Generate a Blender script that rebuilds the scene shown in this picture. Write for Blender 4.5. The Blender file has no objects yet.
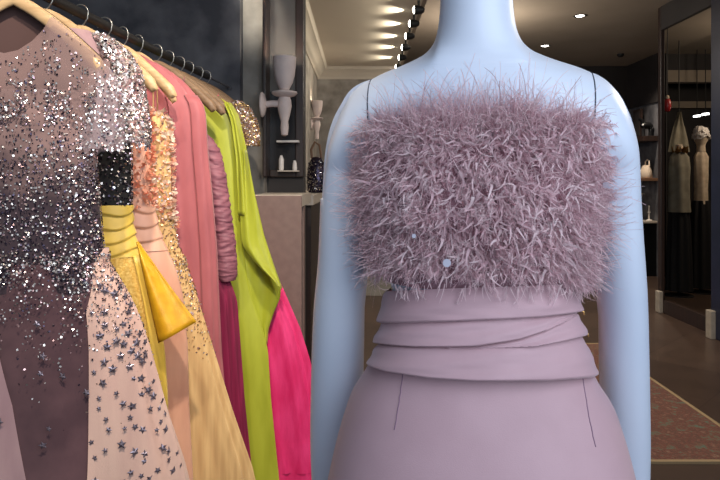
import bpy, math, random
from mathutils import Vector, Matrix, noise as mnoise
PI = math.pi
scene = bpy.context.scene
C = scene.collection
# ------------------------------------------------------------------ camera frame
F = 623.0; HX, HY = 360.0, 180.0; EYE = 1.3
def XP(px, Y): return (px - HX) / F * Y
def ZP(py, Y): return EYE + (HY - py) / F * Y
def P(px, py, Y): return Vector((XP(px, Y), Y, ZP(py, Y)))
def lin(c): return c / 12.92 if c <= 0.04045 else ((c + 0.055) / 1.055) ** 2.4
def rgb(r, g, b): return (lin(r / 255), lin(g / 255), lin(b / 255), 1)
def interp(tab, t):
    if t <= tab[0][0]: return tab[0][1]
    for (a, va), (b, vb) in zip(tab, tab[1:]):
        if t <= b:
            k = (t - a) / (b - a); return va + (vb - va) * k
    return tab[-1][1]
def smooth_interp(tab, t):
    if t <= tab[0][0]: return tab[0][1]
    n = len(tab)
    for i in range(n - 1):
        a, va = tab[i]; b, vb = tab[i + 1]
        if t <= b:
            k = (t - a) / (b - a)
            p0 = tab[i - 1] if i else tab[i]; p3 = tab[i + 2] if i + 2 < n else tab[i + 1]
            m0 = (vb - p0[1]) / max(1e-6, b - p0[0]) * (b - a); m1 = (p3[1] - va) / max(1e-6, p3[0] - a) * (b - a)
            k2, k3 = k * k, k * k * k
            return (2*k3 - 3*k2 + 1) * va + (k3 - 2*k2 + k) * m0 + (-2*k3 + 3*k2) * vb + (k3 - k2) * m1
    return tab[-1][1]
# ------------------------------------------------------------------ materials
MATS = {}
def mat(name, c1, c2=None, scale=8, rough=0.6, metal=0.0, bump=0.0, bscale=None, sheen=0.0, alpha=1.0, detail=4,
        stretch=None, emit=0.0, trans=0.0, spec=0.5, coat=0.0, lo=0.35, hi=0.65):
    m = bpy.data.materials.new(name); m.use_nodes = True
    nt = m.node_tree; N = nt.nodes; L = nt.links
    b = N['Principled BSDF']
    b.inputs['Base Color'].default_value = c1
    b.inputs['Roughness'].default_value = rough; b.inputs['Metallic'].default_value = metal
    b.inputs['Specular IOR Level'].default_value = spec
    if sheen: b.inputs['Sheen Weight'].default_value = sheen
    if coat: b.inputs['Coat Weight'].default_value = coat
    tc = N.new('ShaderNodeTexCoord'); mp = N.new('ShaderNodeMapping')
    L.new(tc.outputs['Object'], mp.inputs['Vector'])
    if stretch: mp.inputs['Scale'].default_value = stretch
    if c2:
        nz = N.new('ShaderNodeTexNoise'); nz.inputs['Scale'].default_value = scale; nz.inputs['Detail'].default_value = detail
        L.new(mp.outputs['Vector'], nz.inputs['Vector'])
        cr = N.new('ShaderNodeValToRGB'); cr.color_ramp.elements[0].color = c1; cr.color_ramp.elements[1].color = c2
        cr.color_ramp.elements[0].position = lo; cr.color_ramp.elements[1].position = hi
        L.new(nz.outputs['Fac'], cr.inputs['Fac']); L.new(cr.outputs['Color'], b.inputs['Base Color'])
    if bump:
        nb = N.new('ShaderNodeTexNoise'); nb.inputs['Scale'].default_value = bscale or scale * 6; nb.inputs['Detail'].default_value = 3
        L.new(mp.outputs['Vector'], nb.inputs['Vector'])
        bp = N.new('ShaderNodeBump'); bp.inputs['Strength'].default_value = bump; bp.inputs['Distance'].default_value = 0.004
        L.new(nb.outputs['Fac'], bp.inputs['Height']); L.new(bp.outputs['Normal'], b.inputs['Normal'])
    if emit:
        b.inputs['Emission Color'].default_value = c1; b.inputs['Emission Strength'].default_value = emit
    if alpha < 1 or trans:
        out = N['Material Output']; last = b.outputs['BSDF']
        if trans:
            tl = N.new('ShaderNodeBsdfTranslucent'); tl.inputs['Color'].default_value = c1
            mx = N.new('ShaderNodeMixShader'); mx.inputs[0].default_value = trans
            L.new(last, mx.inputs[1]); L.new(tl.outputs[0], mx.inputs[2]); last = mx.outputs[0]
        if alpha < 1:
            tr = N.new('ShaderNodeBsdfTransparent'); mx = N.new('ShaderNodeMixShader'); mx.inputs[0].default_value = alpha
            L.new(tr.outputs[0], mx.inputs[1]); L.new(last, mx.inputs[2]); last = mx.outputs[0]
        L.new(last, out.inputs['Surface'])
    MATS[name] = m
    return m
M_mann = mat('mannequin_shell', rgb(212, 220, 236), rgb(203, 213, 232), scale=5, rough=0.42, bump=0.03, bscale=60)
M_joint = mat('joint_shadow_gap', rgb(70, 74, 88), rough=.9)
M_feather = mat('ostrich_barbs', rgb(230, 200, 206), rgb(248, 230, 232), scale=55, rough=0.7, trans=0.4)
M_feather2 = mat('ostrich_barbs_dusky', rgb(212, 176, 184), rgb(234, 204, 210), scale=40, rough=0.75, trans=0.35)
M_mauve = mat('mauve_crepe', rgb(192, 156, 164), rgb(198, 162, 170), scale=14, rough=0.62, bump=0.10, bscale=700, sheen=0.25)
M_mauve_in = mat('mauve_bodice_cloth', rgb(160, 120, 130), rough=0.8)
M_dart = mat('mauve_stitching', rgb(140, 112, 130), rough=0.8)
M_sequin = mat('sequin_disc', rgb(222, 220, 236), rough=0.35, metal=0.3)
M_gold = mat('brass_clasp', rgb(200, 160, 100), rough=0.3, metal=1)
M_wood = mat('pale_hanger_wood', rgb(204, 172, 128), rgb(184, 150, 108), scale=6, rough=0.45, stretch=(2, 14, 14), coat=0.2)
M_wood_d = mat('honey_hanger_wood', rgb(142, 114, 86), rgb(122, 96, 72), scale=6, rough=0.5, stretch=(2, 14, 14))
M_steel = mat('hook_steel', rgb(160, 158, 152), rough=0.35, metal=1)
M_black = mat('black_rail_steel', rgb(22, 21, 22), rough=0.6)
M_bracket = mat('grey_bracket_steel', rgb(74, 74, 80), rough=.7)
M_silver = mat('silver_sequins', rgb(218, 210, 202), rough=0.25, metal=0.9)
M_bright = mat('clear_beads', rgb(250, 246, 246), rough=0.10, metal=0.6)
M_dusk = mat('dark_sequins', rgb(66, 58, 76), rough=0.25, metal=0.8)
M_rosebead = mat('rose_sequins', rgb(206, 170, 170), rough=0.25, metal=0.7)
M_plum = mat('plum_tulle', rgb(74, 48, 54), rgb(96, 66, 70), scale=10, rough=0.9, sheen=0.2)
M_ombre = mat('ombre_tulle', rgb(70, 52, 66), rough=.9, sheen=.2)
def ombre():
    nt = M_ombre.node_tree; N = nt.nodes; L = nt.links
    tc = [n for n in N if n.type == 'TEX_COORD'][0]; sx = N.new('ShaderNodeSeparateXYZ'); L.new(tc.outputs['Object'], sx.inputs[0])
    nz = N.new('ShaderNodeTexNoise'); nz.inputs['Scale'].default_value = 14; nz.inputs['Detail'].default_value = 6; L.new(tc.outputs['Object'], nz.inputs[0])
    ad = N.new('ShaderNodeMath'); ad.operation = 'MULTIPLY_ADD'; ad.inputs[1].default_value = .30; L.new(nz.outputs['Fac'], ad.inputs[0]); L.new(sx.outputs['Z'], ad.inputs[2])
    cr = N.new('ShaderNodeValToRGB'); e = cr.color_ramp.elements
    mr = N.new('ShaderNodeMapRange'); mr.inputs['From Min'].default_value = 1.36; mr.inputs['From Max'].default_value = 1.56
    L.new(ad.outputs[0], mr.inputs['Value']); L.new(mr.outputs[0], cr.inputs[0])
    e[0].color = rgb(50, 36, 44); e[1].color = rgb(146, 117, 112); L.new(cr.outputs[0], N['Principled BSDF'].inputs['Base Color'])
ombre()
M_blush = mat('blush_tulle', rgb(226, 188, 170), rgb(212, 172, 158), scale=7, rough=0.9, sheen=0.3, alpha=0.93, bump=0.2, bscale=300, stretch=(3, 3, .6))
M_mauvetulle = mat('mauve_tulle', rgb(178, 144, 144), rgb(160, 126, 130), scale=7, rough=0.9, sheen=0.3, alpha=0.93, stretch=(3, 3, .6))
M_sheer = mat('sheer_mauve_net', rgb(152, 124, 120), rough=0.9, alpha=0.55)
M_sheer2 = mat('sheer_lavender_net', rgb(186, 164, 168), rough=0.9, alpha=0.45)
M_neckin = mat('brown_lining', rgb(84, 60, 56), rough=0.85)
M_star = mat('star_applique_beads', rgb(70, 58, 70), rgb(160, 148, 158), scale=260, rough=0.3, metal=0.6)
M_yellow = mat('yellow_satin', rgb(226, 192, 84), rgb(212, 176, 66), scale=9, rough=0.42, sheen=0.2)
M_brocade = mat('gold_brocade', rgb(206, 160, 66), rgb(236, 200, 110), scale=140, rough=0.42, metal=0.25, bump=0.3, bscale=260)
M_gsatin = mat('golden_satin', rgb(226, 172, 34), rgb(208, 152, 26), scale=40, rough=0.38, metal=0.12, bump=0.12, bscale=300)
M_peach = mat('peach_satin', rgb(226, 174, 146), rgb(214, 158, 132), scale=12, rough=0.36, sheen=0.2, stretch=(2, 2, .5))
M_petal = mat('peach_petals', rgb(240, 178, 148), rgb(234, 150, 122), scale=50, rough=0.6, trans=0.3)
M_petal2 = mat('cream_petals', rgb(244, 226, 208), rgb(236, 210, 188), scale=50, rough=0.6, trans=0.3)
M_champ = mat('champagne_tulle', rgb(226, 190, 132), rgb(204, 164, 110), scale=9, rough=0.9, sheen=0.3, stretch=(6, 6, .35))
M_goldbead = mat('gold_beads', rgb(222, 190, 130), rough=0.25, metal=0.8)
M_rose = mat('dusty_rose_crepe', rgb(182, 100, 104), rgb(164, 86, 92), scale=9, rough=0.6, sheen=0.3, stretch=(2, 2, .6))
M_ruche = mat('mauve_ruched_jersey', rgb(156, 98, 110), rgb(128, 76, 90), scale=20, rough=0.6, stretch=(1, 1, 4))
M_burg = mat('burgundy_chiffon', rgb(146, 26, 72), rgb(112, 18, 54), scale=12, rough=0.7, stretch=(5, 5, .3))
M_lime = mat('lime_satin', rgb(186, 192, 58), rgb(168, 174, 44), scale=9, rough=0.42, stretch=(2, 2, .5), sheen=0.1)
M_pink = mat('hot_pink_taffeta', rgb(244, 64, 132), rgb(226, 40, 108), scale=14, rough=0.5, bump=0.5, bscale=38, stretch=(2, 2, .5))
M_wall = mat('grey_damask_wallpaper', rgb(62, 62, 68), rgb(104, 103, 107), scale=5.5, rough=0.75, detail=8, bump=0.25, bscale=40)
M_wall2 = mat('taupe_wallpaper', rgb(124, 118, 110), rgb(164, 157, 147), scale=6, rough=0.8, detail=8)
M_dwood = mat('dark_stained_wood', rgb(42, 32, 29), rgb(56, 40, 34), scale=6, rough=0.4, stretch=(8, 8, .6))
M_darkwall = mat('dark_panelling', rgb(40, 36, 36), rgb(50, 45, 44), scale=3, rough=0.7)
M_plaster = mat('white_plaster', rgb(216, 200, 194), rgb(204, 188, 184), scale=20, rough=0.7)
M_cream = mat('cream_ceiling_paint', rgb(210, 200, 184), rough=0.85)
M_brownceil = mat('brown_ceiling_paint', rgb(156, 142, 126), rgb(148, 135, 119), scale=2, rough=0.85)
M_cornice = mat('cornice_paint', rgb(190, 180, 164), rough=0.7)
M_mirror = mat('aged_mirror', rgb(120, 116, 112), rgb(96, 92, 90), scale=3, rough=0.35, metal=0.35)
M_dimmirror = mat('dim_lower_mirror', rgb(36, 34, 35), rough=.25)  # lower half of the mirror, its dim reflection put into the colour
M_counter = mat('taupe_counter_panel', rgb(122, 100, 94), rgb(130, 108, 101), scale=30, rough=0.5)
M_ctop = mat('pale_counter_top', rgb(196, 184, 170), rough=0.4)
M_navy = mat('navy_panel', rgb(38, 42, 66), rgb(30, 33, 52), scale=4, rough=0.4)
M_stone = mat('pale_plinth_stone', rgb(170, 160, 146), rgb(154, 144, 130), scale=20, rough=0.6)
M_blackcl = mat('black_cloth', rgb(20, 19, 21), rough=0.8)
M_sage = mat('sage_cloth', rgb(158, 150, 130), rgb(138, 130, 112), scale=10, rough=0.8)
M_creamcl = mat('cream_cloth', rgb(226, 206, 180), rgb(206, 184, 156), scale=20, rough=0.75)
M_red = mat('red_glass', rgb(170, 46, 48), rough=0.3)
M_leather = mat('cream_leather', rgb(232, 212, 190), rough=0.45)
M_blackleather = mat('black_lacquer', rgb(16, 16, 18), rough=0.3)
M_white = mat('white_ceramic', rgb(236, 228, 220), rough=0.35)
M_tan = mat('tan_leather', rgb(130, 96, 72), rough=0.5)
M_bulb = mat('warm_bulb', (1.0, .93, .8, 1), rough=0.3, emit=9)
M_lampw = mat('downlight_lens', (1.0, .93, .85, 1), rough=0.3, emit=12)
M_tube = mat('tube_light', (1.0, .97, .92, 1), rough=0.3, emit=4)

def floor_mat():
    m = bpy.data.materials.new('brown_stone_tiles'); m.use_nodes = True
    nt = m.node_tree; N = nt.nodes; L = nt.links; b = N['Principled BSDF']
    tc = N.new('ShaderNodeTexCoord'); mp = N.new('ShaderNodeMapping'); L.new(tc.outputs['Object'], mp.inputs[0])
    mp.inputs['Rotation'].default_value = (0, 0, 0.785)
    br = N.new('ShaderNodeTexBrick'); br.offset = 0; br.inputs['Scale'].default_value = 1.6
    br.inputs['Brick Width'].default_value = 1; br.inputs['Row Height'].default_value = 1; br.inputs['Mortar Size'].default_value = .006
    br.inputs['Color1'].default_value = rgb(88, 70, 60); br.inputs['Color2'].default_value = rgb(76, 60, 52); br.inputs['Mortar'].default_value = rgb(60, 44, 38)
    L.new(mp.outputs[0], br.inputs[0])
    nz = N.new('ShaderNodeTexNoise'); nz.inputs['Scale'].default_value = 7; nz.inputs['Detail'].default_value = 6; L.new(tc.outputs['Object'], nz.inputs[0])
    mx = N.new('ShaderNodeMix'); mx.data_type = 'RGBA'; mx.blend_type = 'MULTIPLY'; mx.inputs[0].default_value = .5
    L.new(br.outputs['Color'], mx.inputs[6]); L.new(nz.outputs['Fac'], mx.inputs[7]); L.new(mx.outputs[2], b.inputs['Base Color'])
    b.inputs['Roughness'].default_value = .32
    return m
M_floor = floor_mat()
def rug_mat():
    m = bpy.data.materials.new('faded_persian_pile'); m.use_nodes = True
    nt = m.node_tree; N = nt.nodes; L = nt.links; b = N['Principled BSDF']
    tc = N.new('ShaderNodeTexCoord')
    n1 = N.new('ShaderNodeTexNoise'); n1.inputs['Scale'].default_value = 16; n1.inputs['Detail'].default_value = 8; n1.inputs['Roughness'].default_value = .75
    L.new(tc.outputs['Object'], n1.inputs[0])
    cr = N.new('ShaderNodeValToRGB'); e = cr.color_ramp.elements
    e[0].position = .36; e[0].color = rgb(84, 104, 92); e[1].position = .64; e[1].color = rgb(122, 104, 86)
    for p, c in ((.43, rgb(104, 84, 66)), (.48, rgb(112, 62, 54)), (.53, rgb(84, 64, 54)), (.58, rgb(118, 72, 60))):
        x = e.new(p); x.color = c
    L.new(n1.outputs['Fac'], cr.inputs[0]); L.new(cr.outputs[0], b.inputs['Base Color'])
    b.inputs['Roughness'].default_value = .95
    n2 = N.new('ShaderNodeTexNoise'); n2.inputs['Scale'].default_value = 120; L.new(tc.outputs['Object'], n2.inputs[0])
    bp = N.new('ShaderNodeBump'); bp.inputs['Strength'].default_value = .6; bp.inputs['Distance'].default_value = .01
    L.new(n2.outputs['Fac'], bp.inputs['Height']); L.new(bp.outputs[0], b.inputs['Normal'])
    return m
M_rug = rug_mat()
M_rugedge = mat('rug_binding', rgb(150, 128, 96), rough=.9)
# ------------------------------------------------------------------ mesh building
def wl(o):
    v = Vector((0, 0, 0))
    while o: v = v + o.location; o = o.parent
    return v
class MB:
    def __init__(s): s.V = []; s.Fc = []; s.mi = []; s.cur = 0
    def add(s, vs, fs):
        b = len(s.V); s.V.extend(Vector(v) for v in vs)
        for f in fs: s.Fc.append([b + i for i in f]); s.mi.append(s.cur)
    def loft(s, rings, closed=True, cap0=False, cap1=False):
        n = len(rings[0]); vs = [p for r in rings for p in r]; fs = []
        for i in range(len(rings) - 1):
            for j in range(n if closed else n - 1):
                k = (j + 1) % n
                fs.append((i*n + j, i*n + k, (i+1)*n + k, (i+1)*n + j))
        if cap0: fs.append(tuple(range(n))[::-1])
        if cap1: fs.append(tuple((len(rings)-1)*n + j for j in range(n)))
        s.add(vs, fs); return s
    def box(s, a, b):
        x0, y0, z0 = a; x1, y1, z1 = b
        vs = [(x0,y0,z0),(x1,y0,z0),(x1,y1,z0),(x0,y1,z0),(x0,y0,z1),(x1,y0,z1),(x1,y1,z1),(x0,y1,z1)]
        s.add(vs, [(3,2,1,0),(4,5,6,7),(0,1,5,4),(1,2,6,5),(2,3,7,6),(3,0,4,7)]); return s
    def lathe(s, prof, c, axis='Z', n=28, cap=True):
        c = Vector(c); rings = []
        for r, h in prof:
            rg = []
            for j in range(n):
                a = 2*PI*j/n; u, v = r*math.cos(a), r*math.sin(a)
                rg.append(c + (Vector((u, v, h)) if axis == 'Z' else Vector((h, u, v)) if axis == 'X' else Vector((v, h, u))))
            rings.append(rg)
        return s.loft(rings, True, cap, cap)
    def tube(s, path, r, n=10, cap=True):
        path = [Vector(p) for p in path]; rings = []
        up = None
        for i, p in enumerate(path):
            t = (path[min(i+1, len(path)-1)] - path[max(i-1, 0)]).normalized()
            if up is None:
                up = Vector((0, 0, 1)) if abs(t.z) < .9 else Vector((0, 1, 0))
            a = t.cross(up).normalized(); up = a.cross(t).normalized()
            rr = r(i / (len(path)-1)) if callable(r) else r
            rings.append([p + (a*math.cos(2*PI*j/n) + up*math.sin(2*PI*j/n))*rr for j in range(n)])
        return s.loft(rings, True, cap, cap)
    def build(s, name, mats, parent=None, smooth=True, label=None, thick=0, origin=None):
        me = bpy.data.meshes.new(name)
        if parent is not None: off = wl(parent)
        elif origin is not None: off = Vector(origin)
        else:
            xs = [v.x for v in s.V]; ys = [v.y for v in s.V]; zs = [v.z for v in s.V]
            off = Vector(((min(xs)+max(xs))/2, (min(ys)+max(ys))/2, min(zs)))
        me.from_pydata([v - off for v in s.V], [], s.Fc)
        if not isinstance(mats, (list, tuple)): mats = [mats]
        for m in mats: me.materials.append(m)
        if len(mats) > 1: me.polygons.foreach_set('material_index', s.mi)
        if smooth:
            me.polygons.foreach_set('use_smooth', [True]*len(me.polygons))
            try: me.set_sharp_from_angle(angle=math.radians(50))
            except Exception: pass
        me.update()
        o = bpy.data.objects.new(name, me); C.objects.link(o)
        if parent is not None: o.parent = parent
        else: o.location = off
        if label: o['label'] = label
        if thick:
            md = o.modifiers.new('thickness', 'SOLIDIFY'); md.thickness = thick; md.offset = 0
        return o
def bevel(o, w=.004, seg=2):
    md = o.modifiers.new('bevel', 'BEVEL'); md.width = w; md.segments = seg; md.limit_method = 'ANGLE'; return o
def tag(o, label, cat, group=None):
    o['label'] = label; o['category'] = cat
    if group: o['group'] = group
    return o
def thing(name, label, cat, loc, group=None):
    o = bpy.data.objects.new(name, None); C.objects.link(o); o.location = loc; o.empty_display_size = .05
    return tag(o, label, cat, group)
def struct(o): o['kind'] = 'structure'; return o
def stuff(o): o['kind'] = 'stuff'; return o
def boxobj(name, a, b, m, parent=None, bv=0):
    o = MB().box(a, b).build(name, m, parent, smooth=False)
    if bv: bevel(o, bv)
    return o
def copy_tree(o, parent=None):
    c = o.copy(); C.objects.link(c)
    if parent is not None: c.parent = parent
    for ch in list(o.children): copy_tree(ch, c)
    return c
# ------------------------------------------------------------------ the room
CEIL = 3.0; XR = 4.0; YB = 9.3; XD = 3.0
struct(boxobj('floor', (-2, -.4, -.1), (7, 10.4, 0), M_floor))
# dark wallpaper wall behind the rail, ending in a pilaster
WY = 3.0
XA = XP(262, WY)
struct(boxobj('wall_rack', (-2, WY, 0), (XP(240, WY), WY + .16, 2.9), M_wall))
struct(boxobj('trim_1', (XP(240, WY) - .05, WY + .075, 0), (XA, WY + .175, 2.9), M_wall2))     # papered pilaster
struct(boxobj('wall_left', (-2.1, -.4, 0), (-2, WY, 2.9), M_wall))
XS = XP(303.5, WY + .15)
struct(boxobj('wall_niche', (XA, WY + .165, 0), (XS, WY + .28, 2.9), M_darkwall))
# room seen behind
LX = -.48
struct(boxobj('wall_passage', (LX - .1, WY + .3, 0), (LX, 7.0, 2.9), M_wall2))
struct(boxobj('wall_back', (LX - .1, 7.0, 0), (.47, 7.1, 2.9), M_wall2))
struct(boxobj('wall_far', (.3, YB, 0), (XR + .1, YB + .1, CEIL), M_darkwall))
struct(boxobj('wall_right', (XR, 8.34, 0), (XR + .05, YB, 2.35), M_wall))
struct(boxobj('wall_right_upper', (XR - .02, 8.34, 2.35), (XR + .05, YB, CEIL), M_darkwall))
struct(boxobj('wall_right_near', (XD, -.4, 0), (XD + .12, 4.85, 3.2), M_navy))
for i in range(14):
    ya, yb = 6.17 + 2.19*i/14, 6.17 + 2.19*(i + 1)/14
    xa, xb = 2.975 + 1.055*i/14, 2.975 + 1.055*(i + 1)/14
    struct(MB().loft([[Vector(q + (z,)) for q in ((xa, ya), (xa + .025 + .0013*i, ya), (xb + .0263 + .0013*i, yb), (xb, yb))] for z in (0, CEIL)], True, True, True).build('wall_divider', M_darkwall, smooth=False))
COF = 2.56
struct(boxobj('ceiling_coffer', (-2, .3, COF), (.44, 7.1, COF + .08), M_cream))
mb = MB(); mb.box((.47, .3, CEIL), (XR + .1, YB, CEIL + .1))
struct(mb.build('ceiling', M_brownceil, smooth=False))
struct(boxobj('ceiling_edge', (.44, .3, COF), (.47, YB, CEIL + .1), M_brownceil))
# cornice round the coffer (swept moulding)
def cornice(path_pts, normals, zt):
    prof = [(0, -.13), (.012, -.13), (.016, -.115), (.03, -.105), (.05, -.07), (.085, -.035), (.10, -.03), (.105, -.012), (.12, 0)]
    m = MB(); m.loft([[Vector((p[0] + n[0]*a, p[1] + n[1]*a, zt + h)) for a, h in prof] for p, n in zip(path_pts, normals)], closed=False)
    return m
struct(cornice([(LX, WY+.3), (LX, 7.0), (.47, 7.0)], [(1, 0), (1, -1), (0, -1)], COF).build('trim_2', M_cornice))
# dark frame / mirror strip in the niche
fy = WY + .165
XF0, XF1 = XA + .002, XS
t = thing('wall_mirror', 'tall narrow mirror in a dark wooden frame behind the plaster sconce', 'mirror', ((XF0+XF1)/2, fy, 1.32))
zb, zt = ZP(177, fy), 2.5
boxobj('frame_stile', (XF0, WY + .0, zb), (XP(270.5, fy), fy, zt), M_dwood, t, .004)
boxobj('frame_stile', (XP(296, fy), fy - .03, zb), (XF1, fy, zt), M_dwood, t, .004)
boxobj('frame_rail', (XP(270.5, fy), fy - .028, zb), (XP(296, fy), fy, zb + .035), M_dwood, t, .004)
zm = ZP(92, fy)
boxobj('mirror_glass', (XP(270.5, fy), fy - .012, zm), (XP(296, fy), fy - .001, zt), M_mirror, t)
boxobj('dim_lower_mirror', (XP(270.5, fy), fy - .011, zb + .035), (XP(296, fy), fy - .001, zm), M_dimmirror, t, 0)['label'] = 'lower mirror glass coloured dark as a dim reflection'
# shop-window reflections low in the mirror, shaped as pale bars and uprights
sy = fy - .06
sh = thing('reflection_bar', 'thin pale bar shaped as a reflection across the lower part of the narrow mirror', 'shelf', (XP(287, sy), sy, ZP(142, sy)))
boxobj('reflection_strip', (XP(277, sy), sy - .02, ZP(142.5, sy)), (XP(299, sy), fy - .012, ZP(140.5, sy)), M_white, sh)
sh2 = tag(boxobj('lower_reflection_bar', (XP(278, sy), sy - .02, ZP(171.6, sy)), (XP(299, sy), fy - .012, ZP(170.4, sy)), M_ctop), 'thin lower bar shaped as a reflection, below two pale uprights in the narrow mirror', 'shelf')
zs = ZP(170.4, sy)
tag(MB().lathe([(.011, 0), (.013, .01), (.013, .055), (.008, .068), (.006, .075)], (XP(281, sy), sy + .012, zs), n=16).build('upright_reflection', M_white), 'taller pale upright shaped as a reflection at left end of the lower bar', 'bottle')
tag(MB().lathe([(.010, 0), (.012, .01), (.010, .035), (.006, .05)], (XP(294.5, sy), sy + .012, zs), n=16).build('upright_reflection', M_white), 'shorter pale upright shaped as a reflection at right end of the lower bar', 'bottle')
# sconces
def sconce(bx, by, cx, py_ref, Y, label, power):
    s = Y / 3.07
    k = Y / F
    t = thing('wall_sconce', label, 'wall lamp', (bx, by, ZP(107, 3.07) if s == 1 else ZP(124, Y)))
    z0 = t.location.z
    pl = MB().lathe([(.058, 0), (.06, .006), (.05, .016), (.03, .022), (.02, .024)], (bx, by, z0), axis='X').build('back_plate', M_plaster, t)
    dx = cx - bx
    MB().tube([(bx + .015, by, z0), (bx + dx*.5, by, z0 + .004), (cx, by, z0 + .002)], .0165).build('arm', M_plaster, t)
    c = (cx, by, z0)
    MB().lathe([(.006, -.15), (.016, -.145), (.02, -.11), (.018, -.08), (.026, -.05), (.034, -.01), (.032, .02), (.026, .035)], c).build('stem', M_plaster, t)
    MB().lathe([(.022, .033), (.05, .042), (.062, .054), (.06, .06), (.04, .064), (.02, .07)], c).build('drip_dish', M_plaster, t)
    MB().lathe([(.02, .068), (.026, .078), (.040, .105), (.049, .14), (.054, .18), (.0555, .226), (.051, .226), (.043, .18), (.03, .11), (.004, .10)], c, cap=False).build('cup_shade', M_plaster, t)
    cup = [o for o in t.children if o.name.startswith('cup_shade')][0]
    MB().lathe([(.004, .11), (.016, .13), (.022, .155), (.016, .18), (.004, .19)], c, n=16).build('bulb', M_bulb, cup)
    l = bpy.data.lights.new('sconce_light', 'POINT'); l.energy = power; l.color = (1, .88, .68); l.shadow_soft_size = .02
    o = bpy.data.objects.new('sconce_light', l); C.objects.link(o); o.location = (cx, by, z0 + .215)
    return t
sconce(XA + .001, WY - .03, XP(284.5, WY - .03), 107, 3.07, 'larger white plaster cup sconce in front of the narrow mirror', 2.2)
sconce(LX + .001, 6.1, XP(317, 6.1), 124, 6.1, 'smaller white plaster cup sconce on the wall of the back passage', .8)
# counter at the end of the rail
cy0, cz = 2.97, ZP(195, 2.95)
CX0, CX1 = XP(250, cy0) - .1, XP(301.5, cy0)
cy0 = 2.62
CX0, CX1 = XP(250, cy0), XP(301.5, cy0); cz = ZP(195, cy0)
t = thing('shop_counter', 'taupe shop counter with a pale top at the end of the rail', 'counter', ((CX0+CX1)/2, cy0 + .6, 0))
boxobj('front_panel', (CX0, cy0, 0), (CX1, cy0 + .02, cz - .003), M_counter, t, .002)
mb = MB().box((CX0, cy0 + .02, cz - .05), (CX1, WY - .013, cz)); mb.box((XA + .002, WY - .013, cz - .05), (CX1, WY + .12, cz)); 
mb.build('counter_top', M_ctop, t, smooth=False)
boxobj('side_panel', (CX1 - .06, cy0 + .02, 0), (CX1 - .02, WY - .02, cz - .05), M_dwood, t)
boxobj('side_post', (CX1 - .02, cy0 + .13, 0), (CX1 - .002, cy0 + .19, cz - .05), M_counter, t)
# long side console beyond
t = thing('back_console', 'dark console with a pale top in the passage behind the counter', 'console', (-.3, 4.2, 0))
kx = XP(322, 4.4)
boxobj('console_top', (LX + .01, 3.5, cz - .08), (-.262, 4.9, cz - .02), M_ctop, t, .004)
boxobj('console_body', (LX + .02, 3.55, 0), (-.28, 4.85, cz - .08), M_dwood, t)
# sequined bag on the console
bz = cz - .02
bx, by = XP(316.5, 4.05), 4.05
t = thing('evening_bag', 'dark sequined evening bag with a tan handle on the back console', 'bag', (bx, by, bz))
rg = []
for h, w, d in ((0, .05, .03), (.02, .058, .04), (.10, .062, .04), (.19, .05, .03), (.23, .03, .015), (.235, .004, .004)):
    rg.append([Vector((bx + w*math.cos(a), by + d*math.sin(a), bz + h)) for a in [2*PI*j/20 for j in range(20)]])
MB().loft(rg, True, True, True).build('bag_body', M_dusk, t)
MB().tube([(bx - .03, by, bz + .225), (bx - .035, by, bz + .28), (bx - .01, by, bz + .33), (bx + .02, by, bz + .31), (bx + .032, by, bz + .225)], .008).build('handle', M_tan, t)
random.seed(5); q = MB()
for i in range(500):
    a = random.uniform(PI, 2*PI); h = random.uniform(.01, .21); w = interp([(0, .05), (.02, .058), (.10, .062), (.19, .05), (.23, .03)], h); d = w*.66
    p = Vector((bx + (w+.003)*math.cos(a), by + (d+.003)*math.sin(a), bz + h)); r = .003
    n = Vector((math.cos(a) + random.uniform(-.6, .6), math.sin(a) + random.uniform(-.6, .6), random.uniform(-.6, .6))).normalized()
    u = n.orthogonal().normalized()*r; v = n.cross(u).normalized()*r
    q.cur = 0 if random.random() < .5 else 1
    q.add([p-u-v, p+u-v, p+u+v, p-u+v], [(0,1,2,3)])
stuff(q.build('bag_sequins', [M_silver, M_dusk], t, smooth=False))
# cove lights along the soffit
for i, yy in enumerate((4.25, 4.62, 5.02, 5.45, 5.9, 6.4)):
    pos = Vector((.37, yy, 2.49))
    cap = None; names = ['nearest', 'second', 'third', 'fourth', 'fifth', 'farthest']
    t = thing('cove_lamp', 'small white spot lamp on the coffer edge, %s of six along the row' % names[i], 'spot lamp', (pos.x, pos.y, COF), 'spot lamps along the ceiling coffer')
    MB().tube([(pos.x + .03, yy, COF), (pos.x + .03, yy, 2.475)], .008).build('stem', M_black, t)
    MB().lathe([(.03, 0), (.032, .012), (.026, .05), (.014, .07)], (pos.x, yy, 2.46), axis='X').build('lamp_head', M_black, t); cap = t.children[-1]
    MB().lathe([(.004, -.012), (.022, -.006), (.028, 0), (.022, .004)], (pos.x, yy, 2.46), axis='X', n=16).build('lens', M_bulb, [c for c in t.children if c.name.startswith('lamp_head')][0])
    l = bpy.data.lights.new('cove_light', 'SPOT'); l.energy = 7; l.color = (1, .9, .72); l.spot_size = 1.9; l.spot_blend = .8; l.shadow_soft_size = .015
    o = bpy.data.objects.new('cove_light', l); C.objects.link(o); o.location = pos + Vector((-.03, 0, .035))
    o.rotation_euler = Vector((-1, 0, .10)).to_track_quat('-Z', 'Y').to_euler()
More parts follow.
